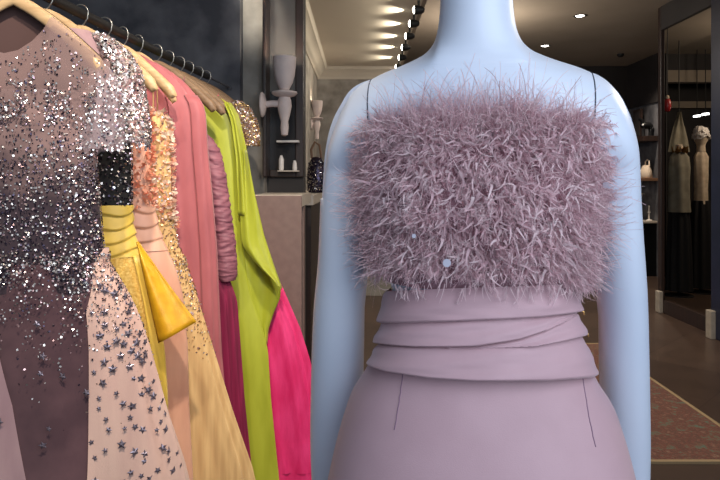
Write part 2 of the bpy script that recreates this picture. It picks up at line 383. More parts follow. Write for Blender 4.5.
# downlights
for px, py, lab in ((580, 15.5, 'nearer recessed downlight in the brown ceiling above right shoulder'), (545, 45.5, 'farther recessed downlight in the brown ceiling, close to the neck')):
    zc = CEIL; Y = (zc - EYE) * F / (HY - py); X = XP(px, Y)
    t = thing('downlight', lab, 'ceiling light', (X, Y, zc))
    MB().lathe([(.062, -.002), (.066, -.006), (.05, -.008), (.046, -.001)], (X, Y, zc), n=24, cap=False).build('trim_ring', M_black, t)
    MB().lathe([(.002, -.012), (.03, -.010), (.045, -.003)], (X, Y, zc), n=20).build('lens', M_lampw, t)
    l = bpy.data.lights.new('down_light', 'SPOT'); l.energy = 30; l.color = (1, .86, .7); l.spot_size = 1.6; l.spot_blend = .7; l.shadow_soft_size = .04
    o = bpy.data.objects.new('down_light', l); C.objects.link(o); o.location = (X, Y, zc - .02)
X, Y = XP(620.5, 8.4), 8.4
tag(MB().lathe([(.002, -.045), (.03, -.04), (.045, -.02), (.045, 0)], (X, Y, CEIL), n=20).build('smoke_detector', M_black), 'small dark round detector on the brown ceiling', 'detector')
# doorway into the next room
YJ0, YJ1 = 5.15, 6.13
JX = 2.95
struct(boxobj('door_1', (JX, YJ1 - .02, 0), (JX + .04, 6.17, CEIL), M_dwood, bv=.005))
struct(boxobj('door_2', (JX - .05, YJ0 - .24, 0), (JX + .05, YJ0, CEIL), M_navy, bv=.005))
struct(boxobj('door_3', (JX, YJ0, 2.77), (JX + .04, YJ1 - .02, CEIL), M_darkwall))
struct(boxobj('trim_3', (JX - .03, YJ1 - .05, 0), (JX + .01, YJ1 + .035, .21), M_stone, bv=.006))
struct(boxobj('trim_4', (JX - .09, YJ0 - .07, 0), (JX - .045, YJ0 + .01, .23), M_stone, bv=.006))
struct(boxobj('trim_5', (JX + .01, YJ0 + .01, 0), (JX + .05, YJ1 - .05, .13), M_dwood))
struct(boxobj('wall_next_end', (XR + .12, 9.6, 0), (7, 9.7, 3.1), M_darkwall))
struct(boxobj('wall_next_right', (6.9, 4.8, 0), (7, 9.6, 3.1), M_darkwall))
struct(boxobj('wall_next_near', (XD + .12, 4.75, 0), (6.9, 4.85, 3.1), M_darkwall))
struct(boxobj('wall_next_left', (XR + .105, 8.36, 0), (XR + .12, 9.6, 3.1), M_darkwall))
struct(boxobj('ceiling_next', (XD + .0, 4.75, 3.1), (7, 9.7, 3.18), M_brownceil))
struct(boxobj('trim_6', (XR + .12, 8.9, 2.70), (6.9, 9.05, 2.87), M_brownceil))
struct(boxobj('trim_7', (XR + .12, 8.9, 2.87), (6.9, 8.98, 3.1), M_darkwall))
struct(boxobj('trim_8', (XR + .12, 9.5, 2.40), (6.9, 9.6, 2.50), M_brownceil))
for px, lab in ((697, 'left-hand short bright tube lamp hanging in the next room'), (705.5, 'right-hand short bright tube lamp hanging in the next room')):
    Y = 8.6; z = ZP(114.5 if px > 700 else 116.5, Y); x = XP(px, Y)
    t = thing('tube_lamp', lab, 'ceiling light', (x, Y, 3.1))
    MB().tube([(x - .045, Y, z), (x + .045, Y, z + .012)], .016).build('tube', M_tube, t)
    MB().tube([(x, Y, z + .016), (x, Y, 3.1)], .006).build('drop_rod', M_black, t)
# hanging red lantern
Y = 6.9; x = XP(667.5, Y)
t = thing('red_lantern', 'small red glass lantern hanging just inside the doorway', 'lantern', (x, Y, 3.1))
z = ZP(105, Y)
MB().lathe([(.012, -.075), (.028, -.06), (.038, -.02), (.038, .03), (.028, .06), (.012, .07)], (x, Y, z), n=18).build('lantern_glass', M_red, t)
MB().lathe([(.014, .068), (.02, .075), (.016, .10), (.006, .11)], (x, Y, z), n=14).build('cap', M_creamcl, t)
MB().tube([(x, Y, z + .1), (x, Y, 3.1)], .004).build('cord', M_black, t)
# dressed display busts in the next room
def bust(cx, Y, rows, m, label, skirt=True, hat=None, tone=M_creamcl, head=True):
    t = thing('dressed_mannequin', label, 'mannequin', (cx, Y, 0))
    mb = MB(); rg = []
    for py, hw, d in rows:
        w = hw * Y / F; rg.append([Vector((cx + w*math.cos(a)*(1 + .05*math.sin(5*a + py*.1)), Y + d*math.sin(a)*(1 + .1*math.sin(6*a)), ZP(py, Y))) for a in [2*PI*j/36 for j in range(36)]])
    mb.loft(rg, True, True, True).build('jacket', m, t)
    zb = ZP(rows[-1][0], Y) + .02
    if skirt:
        rg = []
        for z, w, d in ((zb + .02, .09, .08), (zb - .15, .11, .10), (zb - .5, .125, .11), (.06, .135, .13)):
            rg.append([Vector((cx + (w + .012*math.sin(9*a))*math.cos(a), Y + (d + .012*math.sin(9*a))*math.sin(a), z)) for a in [2*PI*j/54 for j in range(54)]])
        MB().loft(rg, True, True, True).build('long_skirt', M_blackcl, t)
    MB().tube([(cx, Y, .0), (cx, Y, zb - .1)], .02).build('stand_pole', M_black, t)
    MB().lathe([(.15, 0), (.15, .012), (.02, .02)], (cx, Y, 0)).build('stand_base', M_black, t)
    zt = ZP(rows[0][0], Y)
    # neck and head
    if not head:
        MB().lathe([(.045, -.03), (.04, .02), (.036, .06), (.004, .066)], (cx, Y, zt), n=20).build('neck', tone, t)
        random.seed(3); q = MB()
        for i in range(40):
            a = random.uniform(PI, 2*PI); r = random.uniform(.05, .075); q.tube([(cx + r*math.cos(a), Y + r*math.sin(a), zt - .01 - random.uniform(0, .03)), (cx + r*1.2*math.cos(a), Y + r*1.2*math.sin(a), zt + random.uniform(-.02, .04))], .008, n=6)
        q.build('gold_collar', M_gold, t)
        return t
    MB().lathe([(.05, -.02), (.045, .04), (.05, .07), (.072, .11), (.078, .16), (.066, .21), (.03, .235), (.004, .24)], (cx, Y, zt), n=20).build('head', tone, t)
    if hat:
        random.seed(hat); q = MB()
        for i in range(26):
            a = random.uniform(0, 2*PI); b = random.uniform(.1, 1.2)
            c = Vector((cx + .08*math.cos(a)*math.cos(b*.6), Y + .08*math.sin(a)*math.cos(b*.6), zt + .14 + .11*math.sin(b)))
            n = Vector((math.cos(a), math.sin(a), .5)).normalized(); u = n.orthogonal().normalized(); v = n.cross(u)
            ring = [c + (u*math.cos(2*PI*j/10) + v*math.sin(2*PI*j/10))*.045*(1 + .2*math.sin(3*j)) for j in range(10)]
            q.add(ring + [c - n*.02], [(j, (j+1) % 10, 10) for j in range(10)])
        q.build('petal_hat', M_white, t, thick=.003)
    return t
bust(XP(679, 7.0), 7.0, [(150, 3, .03), (153, 6.5, .05), (157, 9.5, .07), (168, 10.5, .09), (182, 10, .09), (198, 10.5, .10), (212, 11, .11)], M_sage,
     'headless mannequin in a sage jacket, gold collar and black skirt beyond the doorway', head=False)
bust(XP(701, 7.2), 7.2, [(150, 2.5, .03), (153, 5, .05), (157, 7, .06), (175, 6.5, .07), (190, 6, .07), (204, 6.5, .08)], M_creamcl,
     'mannequin in a cream jacket with a white petal hat beyond the doorway', hat=7)
Y = 7.6; x = XP(679, Y)
t = thing('hanging_shawl', 'pale beige shawl hanging in a peak above the sage jacket', 'shawl', (x, Y, ZP(112, Y)))
rg = []
for py, hw in ((112, 1), (118, 2.5), (128, 6), (140, 9), (152, 11)):
    w = hw*Y/F; rg.append([Vector((x + w*math.cos(a), Y + (.03 + .02*math.sin(5*a))*math.sin(a), ZP(py, Y))) for a in [2*PI*j/40 for j in range(40)]])
MB().loft(rg, True, True, True).build('cloth', M_sage, t)
MB().tube([(x, Y, ZP(112, Y) - .01), (x, Y, 3.1)], .006).build('cord', M_black, t)
# shelves on the far right wall
def wallshelf(py, y0, y1, depth, th, m, label, name='wall_shelf'):
    z = EYE + (HY - py)/F*8.5
    return tag(boxobj(name, (XR - depth, y0, z - th), (XR, y1, z), m, bv=.003), label, 'shelf'), z
s1, z1 = wallshelf(136.5, 8.36, YB - .02, .2, .07, M_dwood, 'upper dark wooden shelf on the grey wall beside the doorway')
s2, z2 = wallshelf(178, 8.36, 8.9, .2, .04, M_tan, 'lower wooden shelf carrying a cream bag beside the doorway')
x, yy = XR - .1, 8.47
t = thing('black_figurine', 'black lacquered animal figurine on the upper dark shelf', 'figurine', (x, yy, z1))
MB().tube([(x - .07, yy, z1 + .13), (x - .04, yy, z1 + .15), (x + .03, yy, z1 + .145), (x + .065, yy, z1 + .12)], lambda u: .035 + .016*math.sin(PI*u)).build('body', M_blackleather, t)
for dx, dy in ((-.05, -.02), (-.05, .02), (.045, -.02), (.045, .02)):
    MB().tube([(x + dx, yy + dy, z1), (x + dx, yy + dy, z1 + .13)], .014).build('leg', M_blackleather, t)
MB().tube([(x - .05, yy, z1 + .15), (x - .07, yy, z1 + .22), (x - .115, yy, z1 + .24)], lambda u: .03 - .008*u).build('head', M_blackleather, t)
x, yy = XR - .09, 8.8
t = thing('picture_frame', 'dark upright picture frame at the far part of the upper shelf', 'picture frame', (x, yy, z1))
MB().box((x, yy - .12, z1), (x + .03, yy + .12, z1 + .40)).build('frame', M_dwood, t, smooth=False)
MB().box((x - .004, yy - .09, z1 + .03), (x, yy + .09, z1 + .37)).build('picture', M_darkwall, t, smooth=False)
x, yy = XR - .1, 8.5
t = thing('handbag', 'cream leather handbag standing on the lower wooden shelf', 'bag', (x, yy, z2))
rg = [[Vector((x + d*math.cos(a), yy + w*math.sin(a), z2 + h)) for a in [2*PI*j/24 for j in range(24)]] for h, w, d in ((0, .11, .07), (.02, .12, .08), (.10, .11, .065), (.17, .08, .03), (.175, .01, .004))]
MB().loft(rg, True, True, True).build('bag_body', M_leather, t)
MB().tube([(x + .02, yy - .06, z2 + .165), (x + .02, yy - .05, z2 + .23), (x + .02, yy, z2 + .25), (x + .02, yy + .05, z2 + .23), (x + .02, yy + .06, z2 + .165)], .009).build('handle', M_leather, t)
zt = EYE + (HY - 221)/F*8.4
t = thing('side_cabinet', 'low black cabinet with a pale top against the far right wall', 'cabinet', (3.78, 8.8, 0))
boxobj('body', (3.66, 8.40, .0), (XR - .002, 9.2, zt - .03), M_blackleather, t)
boxobj('top', (3.62, 8.37, zt - .03), (XR - .002, 9.22, zt), M_ctop, t, .004)
x, yy = 3.93, 8.47
t = thing('candlestick', 'slim white candlestick on the low black cabinet', 'candlestick', (x, yy, zt))
MB().lathe([(.04, 0), (.04, .01), (.011, .022), (.01, .10), (.02, .115), (.008, .13)], (x, yy, zt), n=16).build('holder', M_white, t)
MB().lathe([(.011, .128), (.011, .20), (.002, .205)], (x, yy, zt), n=12).build('candle', M_white, t)
x, yy = 3.86, 8.66
t = thing('table_lamp', 'small white cone shaped lamp on the low black cabinet', 'lamp', (x, yy, zt))
MB().lathe([(.045, 0), (.045, .012), (.008, .02), (.007, .26)], (x, yy, zt), n=16).build('base', M_black, t)
MB().lathe([(.016, .24), (.08, .37), (.078, .37), (.013, .245)], (x, yy, zt), n=20, cap=False).build('lamp_shade', M_white, t)
# rug
t = thing('rug', 'faded red and green patterned rug with a tan border on the floor', 'rug', (1.2, 3.6, 0))
boxobj('pile', (.52, 2.87, .0), (1.88, 4.9, .011), M_rug, t)
mb = MB(); e = .022
for a, b in (((.5, 2.85), (1.9, 2.85 + e)), ((.5, 4.9 - e + e), (1.9, 4.9 + e)), ((.5, 2.85 + e), (.5 + e, 4.9)), ((1.9 - e, 2.85 + e), (1.9, 4.9))):
    mb.box((a[0], a[1], 0), (b[0], b[1], .012))
mb.build('border', M_rugedge, t, smooth=False)
# ------------------------------------------------------------------ the rail and its hangers
RD = 0.0883
def RX(Y): return -0.656 + (Y - 2.67) * RD
RZ = 1.745
rail = thing('clothes_rail', 'black steel clothes rail carrying the row of bright gowns', 'clothes rail', (RX(1.6), 1.6, 0))
MB().tube([(RX(.75), .75, RZ), (RX(2.68), 2.68, RZ)], .0135, n=16).build('bar', M_black, rail)
MB().tube([(RX(2.68), 2.68, RZ), (RX(WY), WY, RZ)], .005, n=12).build('wall_arm', M_bracket, rail)
MB().lathe([(.012, -.012), (.012, -.002), (.008, 0)], (RX(WY), WY, RZ), axis='Y', n=18).build('wall_flange', M_bracket, rail)
MB().tube([(RX(.76), .76, 0.012), (RX(.76), .76, RZ - .013)], .0135, n=14).build('upright', M_black, rail)
MB().lathe([(.12, 0), (.12, .01), (.02, .016)], (RX(.76), .76, 0)).build('foot', M_black, rail)
def hanger_tree(m):
    t = thing('coat_hanger', '', 'hanger', (0, 0, 0))
    # local: rail centre at z=0
    rg = []
    n = 40
    for i in range(n + 1):
        u = -1 + 2*i/n; a = abs(u)
        x = .208*u; z = -.050 - .162*(a**1.3) ; y = -.012*a*a
        hy = .007 + .009*a**2; hz = .013 + .006*a
        if a > .93: k = math.sqrt(max(0.02, 1 - ((a - .93)/.07)**2)); hy *= k; hz *= k
        rg.append([Vector((x + .004*math.sin(b)*(1 if u > 0 else -1), y + hy*math.cos(b), z + hz*math.sin(b))) for b in [2*PI*j/14 for j in range(14)]])
    MB().loft(rg, True, True, True).build('shoulder_bar', m, t)
    path = [(0, 0, -.052), (0, 0, -.042)]
    R = .021
    path += [(.010, 0, -.034), (.019, 0, -.020)]
    for i in range(13):
        a = -.35 + (PI + .75)*i/12
        path.append((R*math.cos(a), 0, -.0045 + R*math.sin(a)))
    MB().tube(path, .0021, n=8).build('hook', M_steel, t)
    return t
HY_ = [1.38, 1.50, 1.66, 1.79, 1.90, 2.006, 2.146, 2.25, 2.355, 2.45, 2.56, 2.655]
HL = ['pale wooden hanger holding the star sequined tulle gown nearest the camera',
      'pale wooden hanger under the silver beaded sleeves',
      'pale wooden hanger with a bare end, holding the black and yellow gown',
      'pale wooden hanger with a bare end above the peach petal gown',
      'wooden hanger carrying the champagne tulle gown',
      'wooden hanger inside the dusty rose gown',
      'brown wooden hanger carrying the mauve and burgundy gown',
      'empty brown wooden hanger between the burgundy and the lime gowns',
      'brown wooden hanger inside the lime green gown',
      'brown wooden hanger carrying the hot pink gown',
      'brown wooden hanger inside the gold sequined gown at the far end',
      'empty brown wooden hanger, last on the rail by the wall']
hp = hanger_tree(M_wood); hp2 = hanger_tree(M_wood_d)
for i, Y in enumerate(HY_):
    if i == 0: o = hp
    elif i == 6: o = hp2
    else: o = copy_tree(hp if i < 6 else hp2)
    if i in (4, 5): o.scale.x = .8
    o.location = (RX(Y), Y, RZ + .0055); o['label'] = HL[i]; o['group'] = 'wooden hangers on the rail'
HZ = RZ + .0055
def hang_z(x):   # top of a hanger bar at offset x
    a = min(1, abs(x)/.208); return HZ - .050 - .162*a**1.3 + .013 + .006*a
# ------------------------------------------------------------------ garments on the rail
class Surf:
    """cloth tube hanging in a row: rows of (py, right edge px) at depth Y; folds run down it"""
    def __init__(s, Y, edge, hy, folds=(), cx=None, side=1):
        s.Y = Y; s.cx = RX(Y) if cx is None else cx
        s.edge = [(-ZP(py, Y), XP(px, Y) - s.cx) for py, px in edge]; s.hy = hy; s.folds = folds
        s.ztop = -s.edge[0][0]; s.zbot = -s.edge[-1][0]
    def hx(s, z): return interp(s.edge, -z)
    def pt(s, z, a, off=0.0):
        hx = s.hx(z); hy = s.hy(z) if callable(s.hy) else s.hy
        d = off
        k = min(1, max(0, (s.ztop - z) / max(.01, s.ztop - s.zbot)))
        for amp, n, ph, pw, tw in s.folds:
            d += amp * (k**pw) * math.sin(n*a + ph + tw*k)
        return Vector((s.cx + (hx + d)*math.cos(a), s.Y + (hy + d)*math.sin(a), z))
    def mesh(s, nz=50, na=120, a0=0, a1=2*PI, off=0.0, z0=None, z1=None):
        z0 = s.ztop if z0 is None else z0; z1 = s.zbot if z1 is None else z1
        full = a1 - a0 > 6.28; mb = MB()
        rings = [[s.pt(z0 + (z1 - z0)*i/nz, a0 + (a1 - a0)*j/(na if full else na - 1), off) for j in range(na)] for i in range(nz + 1)]
        mb.loft(rings, closed=full)
        return mb
def flake(q, p, n, r, spike=False):
    n = n.normalized(); u = n.orthogonal().normalized(); a = random.uniform(0, 6.28)
    v = n.cross(u); u2 = (u*math.cos(a) + v*math.sin(a))*r; v2 = (v*math.cos(a) - u*math.sin(a))*r
    q.add([p - u2 - v2*.6, p + u2 - v2*.6, p + u2*.8 + v2, p - u2*.8 + v2], [(0, 1, 2, 3)])
def scatter(q, S, n, dens, r, jitter=.7, a0=-PI, a1=.25, off=.003, zr=None, mats=3, weights=None):
    z0, z1 = zr or (S.ztop, S.zbot); k = 0
    while k < n:
        z = random.uniform(z1, z0); a = random.uniform(a0, a1)
        if random.random() > dens(z, a): k += .2; continue
        p = S.pt(z, a, off); nn = Vector((math.cos(a)*.4, math.sin(a), 0)).normalized() + Vector([random.uniform(-jitter, jitter) for _ in range(3)])
        q.cur = random.choices(range(mats), weights)[0]
        flake(q, p, nn, r*random.uniform(.6, 1.3)); k += 1
def straps(t, Y, ztop, m, xs=(.10,), sc=1):
    for x in xs:
        for sx in (-1, 1):
            zt = hang_z(x/sc) + .001
            X = RX(Y) + sx*x
            MB().tube([(X, Y - .02, ztop - .01), (X, Y - .0205, (ztop + zt)/2), (X, Y - .019, zt - .012), (X, Y, zt + .001), (X, Y + .016, zt - .012), (X, Y + .02, ztop - .01)], .0022, n=6).build('hanging_loop', m, t)
GRP = 'evening gowns on the rail'
def py2z(py, Y): return ZP(py, Y)
# ---- G0 : mauve sequined star gown
random.seed(11)
Y = HY_[0]; cx = RX(Y)
g = thing('evening_gown', 'sheer mauve tulle gown covered in silver sequins and star flowers, nearest on the rail', 'gown', (cx, Y, .06), GRP)
Sb = Surf(Y, [(92, 106), (110, 104), (150, 94), (200, 98), (233, 100), (262, 104), (290, 118)], .05, [(.004, 7, 0, 1, 1)])
bod = Sb.mesh(nz=40).build('bodice', M_ombre, g)
Sk = Surf(Y, [(262, 104), (290, 121), (310, 131), (345, 143), (405, 160), (463, 178), (480, 182), (620, 210)], lambda z: .05 + .012*max(0, min(1, (1.1 - z)*1.2)), [(.010, 9, .4, .8, .8), (.005, 17, 2, .9, 1.5)])
usk = Sk.mesh(nz=60, na=180).build('underskirt', M_plum, g)
# overskirt panels (front is a = -pi/2; right edge a = 0)
def panel(S, aL, aR, off, zt, nz=50, na=70):
    mb = MB(); rings = []
    for i in range(nz + 1):
        k = i/nz; z = zt + (S.zbot - zt)*k
        l = aL(k) if callable(aL) else aL; r = aR(k) if callable(aR) else aR
        rings.append([S.pt(z, l + (r - l)*j/(na-1), off + .004*math.sin(PI*j/(na-1)) + .006*math.sin(j*.42 + 2.5*k)*min(1, k*1.5)) for j in range(na)])
    mb.loft(rings, closed=False); return mb
zt = py2z(248, Y)
aR = lambda k: -math.acos(interp([(0, .985), (.06, .86), (.16, .68), (.6, .50), (1, .44)], k))
aLft = lambda k: -math.acos(interp([(0, -.12), (.1, -.02), (.3, .10), (.6, .19), (1, .24)], k))
panR = panel(Sk, aR, .9, .007, zt).build('overskirt_panel', M_blush, g, label='blush tulle panel with dark star flowers')
panL = panel(Sk, lambda k: -PI - .8, aLft, .007, py2z(300, Y)).build('overskirt_panel', M_mauvetulle, g, label='mauve tulle panel')
# sheer yoke, back lining and sleeve
def topz(x):
    a = abs(x)
    if a < .10: return interp([(0, ZP(56, Y)), (.03, ZP(53, Y)), (.06, ZP(44, Y)), (.085, ZP(32, Y)), (.10, hang_z(.10) + .004)], a)
    return hang_z(a) + .004
def yoke(yf, tz, bot, xm=.222):
    mb = MB(); rings = []
    for i in range(61):
        x = -xm + 2*xm*i/60; zt_ = tz(x); 
        rings.append([Vector((cx + x, Y + yf(x, j/14), zt_ + (bot - zt_)*(j/14))) for j in range(15)])
    mb.loft(rings, closed=False); return mb
bot = py2z(122, Y)
yoke(lambda x, k: -(.032 + .026*math.sin(min(1, k*1.3)*PI/2) - .016*max(0, k - .55)/.45)*math.sqrt(max(.05, 1 - (x/.24)**2)), topz, bot).build('sheer_yoke', M_sheer, g)
yk = [o for o in g.children if o.name.startswith('sheer_yoke')][0]
yoke(lambda x, k: (.02 + .03*k)*math.sqrt(max(.05, 1 - (x/.24)**2)), lambda x: hang_z(x) + .002, bot, .215).build('back_lining', M_neckin, g)
for sx in (1, -1):
    rg = []
    for py, dx, w in ((64, 0, .012), (70, .006, .022), (82, .012, .03), (100, .014, .036), (125, .010, .042), (150, .004, .047)):
        xx = cx + sx*(.190 + dx); rg.append([Vector((xx + (w + .003*math.sin(6*a + py*.05))*math.cos(a), Y + (w*.9 + .003*math.sin(7*a))*math.sin(a), ZP(py, Y) + (.007*math.sin(5*a + 1) + .005*math.sin(11*a) if py > 149 else 0))) for a in [2*PI*j/40 for j in range(40)]])
    o = MB().loft(rg, True).build('sleeve', M_sheer2, g)
    if sx == 1: slo = o
q = MB()
cl = lambda z, a: .35 + .9*max(0, .5 + mnoise.noise(Vector((a*5, 3, z*22))))
scatter(q, Sb, 7600, lambda z, a: cl(z, a)*(.45 + .55*min(1, (ZP(92, Y) - z)/.2)), .0019, zr=(ZP(92, Y), ZP(285, Y)), mats=4, weights=(2.4, 1.6, 6, 2.6), jitter=.6)
stuff(q.build('bodice_sequins', [M_silver, M_bright, M_dusk, M_rosebead], bod, smooth=False)); q = MB()
scatter(q, Sk, 4200, lambda z, a: cl(z, a)*max(0.03, 1 - (ZP(265, Y) - z)/.24)**1.3, .0019, zr=(ZP(252, Y), ZP(430, Y)), mats=4, weights=(4, 2, 3, 3), off=.013, jitter=.6)
stuff(q.build('skirt_sequins', [M_silver, M_bright, M_dusk, M_rosebead], usk, smooth=False)); q = MB()
for i in range(2600):
    x = random.uniform(-.21, .215); k = random.random()**.5
    if mnoise.noise(Vector((x*40, 1, k*4))) < -.12: continue
    zt_ = topz(x); z = zt_ + (bot - zt_)*k
    yf = -(.032 + .026*math.sin(min(1, k*1.3)*PI/2))*math.sqrt(max(.05, 1 - (x/.24)**2)) - .003
    q.cur = random.choices(range(4), (4, 1.5, 4, 4))[0]
    flake(q, Vector((cx + x, Y + yf, z)), Vector((random.uniform(-.6, .6), -1, random.uniform(-.6, .6))), .0019*random.uniform(.6, 1.3))
stuff(q.build('yoke_sequins', [M_silver, M_bright, M_dusk, M_rosebead], yk, smooth=False)); q = MB()
for i in range(800):
    py = random.uniform(66, 152); dx = interp([(64, 0), (82, .012), (100, .014), (150, .004)], py); w = interp([(64, .012), (82, .03), (100, .036), (150, .047)], py)
    a = random.uniform(-PI, .6); 
    q.cur = random.choices(range(4), (3, 3, 1, 3))[0]
    flake(q, Vector((cx + .19 + dx + (w+.003)*math.cos(a), Y + (w*.9+.003)*math.sin(a), ZP(py, Y))), Vector((random.uniform(-.4, .8), -1, random.uniform(-.6, .6))), .0020*random.uniform(.6, 1.4))
stuff(q.build('sleeve_sequins', [M_silver, M_bright, M_dusk, M_rosebead], slo, smooth=False))
def star_mesh():
    mb = MB(); vs = [Vector((0, -.0018, 0))]
    for j in range(10):
        r = .0085 if j % 2 == 0 else .0042; a = 2*PI*j/10
        vs.append(Vector((r*math.cos(a), 0, r*math.sin(a))))
    vs.append(Vector((0, .001, 0)))
    fs = [(0, 1 + j, 1 + (j+1) % 10) for j in range(10)] + [(11, 1 + (j+1) % 10, 1 + j) for j in range(10)]
    mb.add(vs, fs); return mb
star0 = None; ns = 0; placed = []
tries = 0
while ns < 92 and tries < 9000:
    tries += 1
    z = random.uniform(ZP(482, Y), ZP(268, Y)); k = (zt - z)/(zt - Sk.zbot)
    a = random.uniform(-2.0, -.12)
    onR = a > aR(k) + .03; onL = a < aLft(k) - .03
    if not onR and random.random() > .15: continue
    if onL and random.random() > .6: continue
    p = Sk.pt(z, a, .0145)
    if any((p - w).length < .015 for w in placed): continue
    placed.append(p)
    if star0 is None:
        star0 = star_mesh().build('star_flower', M_star, None, smooth=False, origin=(0, 0, 0)); o = star0
    else:
        o = star0.copy(); C.objects.link(o)
    o.parent = panR if onR else panL if onL else usk; o.location = p - wl(g)
    n = Vector((math.cos(a)*.3, math.sin(a), 0)).normalized()
    o.rotation_euler = (random.uniform(-.3, .3), random.uniform(0, 6.28), math.atan2(n.y, n.x) + PI/2 + random.uniform(-.3, .3))
    s = random.uniform(.7, 1.35); o.scale = (s, s, s); ns += 1
# ---- G1 : silver beaded gown
random.seed(12)
Y = HY_[1]; cx = RX(Y)
g = thing('evening_gown', 'gown with thick silver beaded sleeves, second on the rail', 'gown', (cx, Y, .08), GRP)
S1 = Surf(Y, [(31, 90), (40, 104), (60, 126), (80, 122), (150, 96), (300, 92), (480, 100), (560, 100)], .045, [(.006, 9, 0, .7, 1)], cx)
S1.mesh(nz=60).build('body', M_mauvetulle, g)
def slv(py_rows, Y, cx, sx, lastamp=.004):
    rg = []
    for py, pc, hw, d in py_rows:
        xc = XP(pc, Y) - cx; w = hw*Y/F
        rg.append([Vector((cx + sx*xc + (w + lastamp*math.sin(6*a + py*.03))*math.cos(a), Y + (d + lastamp*math.sin(5*a))*math.sin(a), ZP(py, Y) )) for a in [2*PI*j/48 for j in range(48)]])
    return rg
rows = [(34, 98, 5, .012), (40, 104, 9, .025), (52, 114, 14, .034), (70, 122, 17, .042), (95, 126, 18, .046), (120, 129, 19, .047), (142, 130, 19, .047)]
beads = MB()
for sx in (1, -1):
    MB().loft(slv(rows, Y, cx, sx), True, True, False).build('sleeve', M_sheer2, g)
def scat_rows(q, rows, Y, cx, n, r, mats, weights, a0=-PI-.2, a1=.7, sx=1, jit=.8, off=.003):
    for i in range(n):
        py = random.uniform(rows[0][0], rows[-1][0]); pc = interp([(t_[0], t_[1]) for t_ in rows], py); hw = interp([(t_[0], t_[2]) for t_ in rows], py); d = interp([(t_[0], t_[3]) for t_ in rows], py)
        a = random.uniform(a0, a1); w = hw*Y/F
        p = Vector((cx + sx*(XP(pc, Y) - cx) + (w + off)*math.cos(a), Y + (d + off)*math.sin(a), ZP(py, Y)))
        q.cur = random.choices(range(mats), weights)[0]
        flake(q, p, Vector((math.cos(a), math.sin(a), .2)) + Vector([random.uniform(-jit, jit) for _ in range(3)]), r*random.uniform(.6, 1.4))
scat_rows(beads, rows, Y, cx, 3800, .0030, 4, (4, 2, .7, 3))
for i in range(900):   # bead fringe hanging off the hem
    pass
for i in range(80):
    px = random.uniform(104, 149); a = random.uniform(-PI, 0.3); pc = 130
    p = Vector((XP(pc, Y) + .045*math.cos(a), Y + .045*math.sin(a), ZP(142, Y))); L_ = random.uniform(.004, .025)
    for j in range(int(L_/.003)):
        beads.cur = random.choices(range(4), (4, 2, 1, 3))[0]
        flake(beads, p - Vector((random.uniform(-.001, .001), 0, j*.003)), Vector((random.uniform(-.7, .7), -1, random.uniform(-.6, .6))), .0019)
stuff(beads.build('silver_beads', [M_silver, M_bright, M_dusk, M_rosebead], g, smooth=False))
# ---- G2 : black sequin bodice, yellow satin
random.seed(13)
Y = HY_[2]; cx = RX(Y)
g = thing('evening_gown', 'gown with black sequined bodice, pleated yellow satin waist and gold brocade skirt', 'gown', (cx, Y, .08), GRP)
S2 = Surf(Y, [(118, 128), (150, 131), (205, 131), (212, 132)], .047, [], cx)
bod = S2.mesh(nz=20).build('bodice', M_blackcl, g)
q = MB(); scatter(q, S2, 1500, lambda z, a: 1, .0026, mats=3, weights=(2, 1, 5), a1=.4)
stuff(q.build('bodice_sequins', [M_silver, M_bright, M_dusk], bod, smooth=False))
# pleated waist
def pleated(Y, cx, edge, n, amp, hy, tilt):
    S = Surf(Y, edge, hy, [], cx); mb = MB(); rings = []; N = n*16
    for i in range(N + 1):
        k = i/N; ring = []
        for j in range(96):
            a = 2*PI*j/96
            kk = k + tilt*math.cos(a)*.22 + .05*math.sin(3*a + 1.3*k) + .03*math.sin(5*a + 4*k)
            u = (kk*n) % 1.0
            d = amp*(1.6*u**.8 if u < .86 else 1.6*.886*(1 - (u - .86)/.14))
            z = S.ztop + (S.zbot - S.ztop)*k
            ring.append(S.pt(z, a, .002 + d))
        rings.append(ring)
    mb.loft(rings); return mb
pleated(Y, cx, [(205, 131), (225, 132), (256, 139)], 4, .0035, .048, .5).build('pleated_waist', M_yellow, g)
S2s = Surf(Y, [(253, 139), (300, 151), (350, 160), (400, 163), (600, 160)], .05, [(.006, 7, .5, .6, .5)], cx)
S2s.mesh(nz=40).build('skirt', M_brocade, g)
# satin overlay band down the right side
def strip(S, a0, a1, off, z0, z1, nz=30, na=24, wob=.004):
    mb = MB(); mb.loft([[S.pt(z0 + (z1 - z0)*i/nz, a0 + (a1 - a0)*j/(na-1), off + wob*math.sin(PI*j/(na-1))) for j in range(na)] for i in range(nz+1)], closed=False); return mb
strip(S2s, -.42, .6, .005, ZP(254, Y), ZP(600, Y)).build('satin_panel', M_yellow, g, thick=.002)
# stiff bow tail
A = P(137.5, 242, Y - .052); B = P(196.5, 322, Y - .055); D = P(159, 343, Y - .075); E = P(141, 262, Y - .066)
mb = MB(); rings = []
for i in range(21):
    k = i/20
    l = A.lerp(E, min(1, k*3)) if k < .333 else E.lerp(D, (k - .333)/.667); r = A.lerp(B, k)
    rings.append([l.lerp(r, j/16) + Vector((0, -.014*math.sin(PI*j/16)*k - .006*math.sin(2*PI*j/16), 0)) for j in range(17)])
mb.loft(rings, closed=False); mb.build('bow_tail', M_gsatin, g, thick=.004)
straps(g, Y, S2.ztop, M_blackcl)
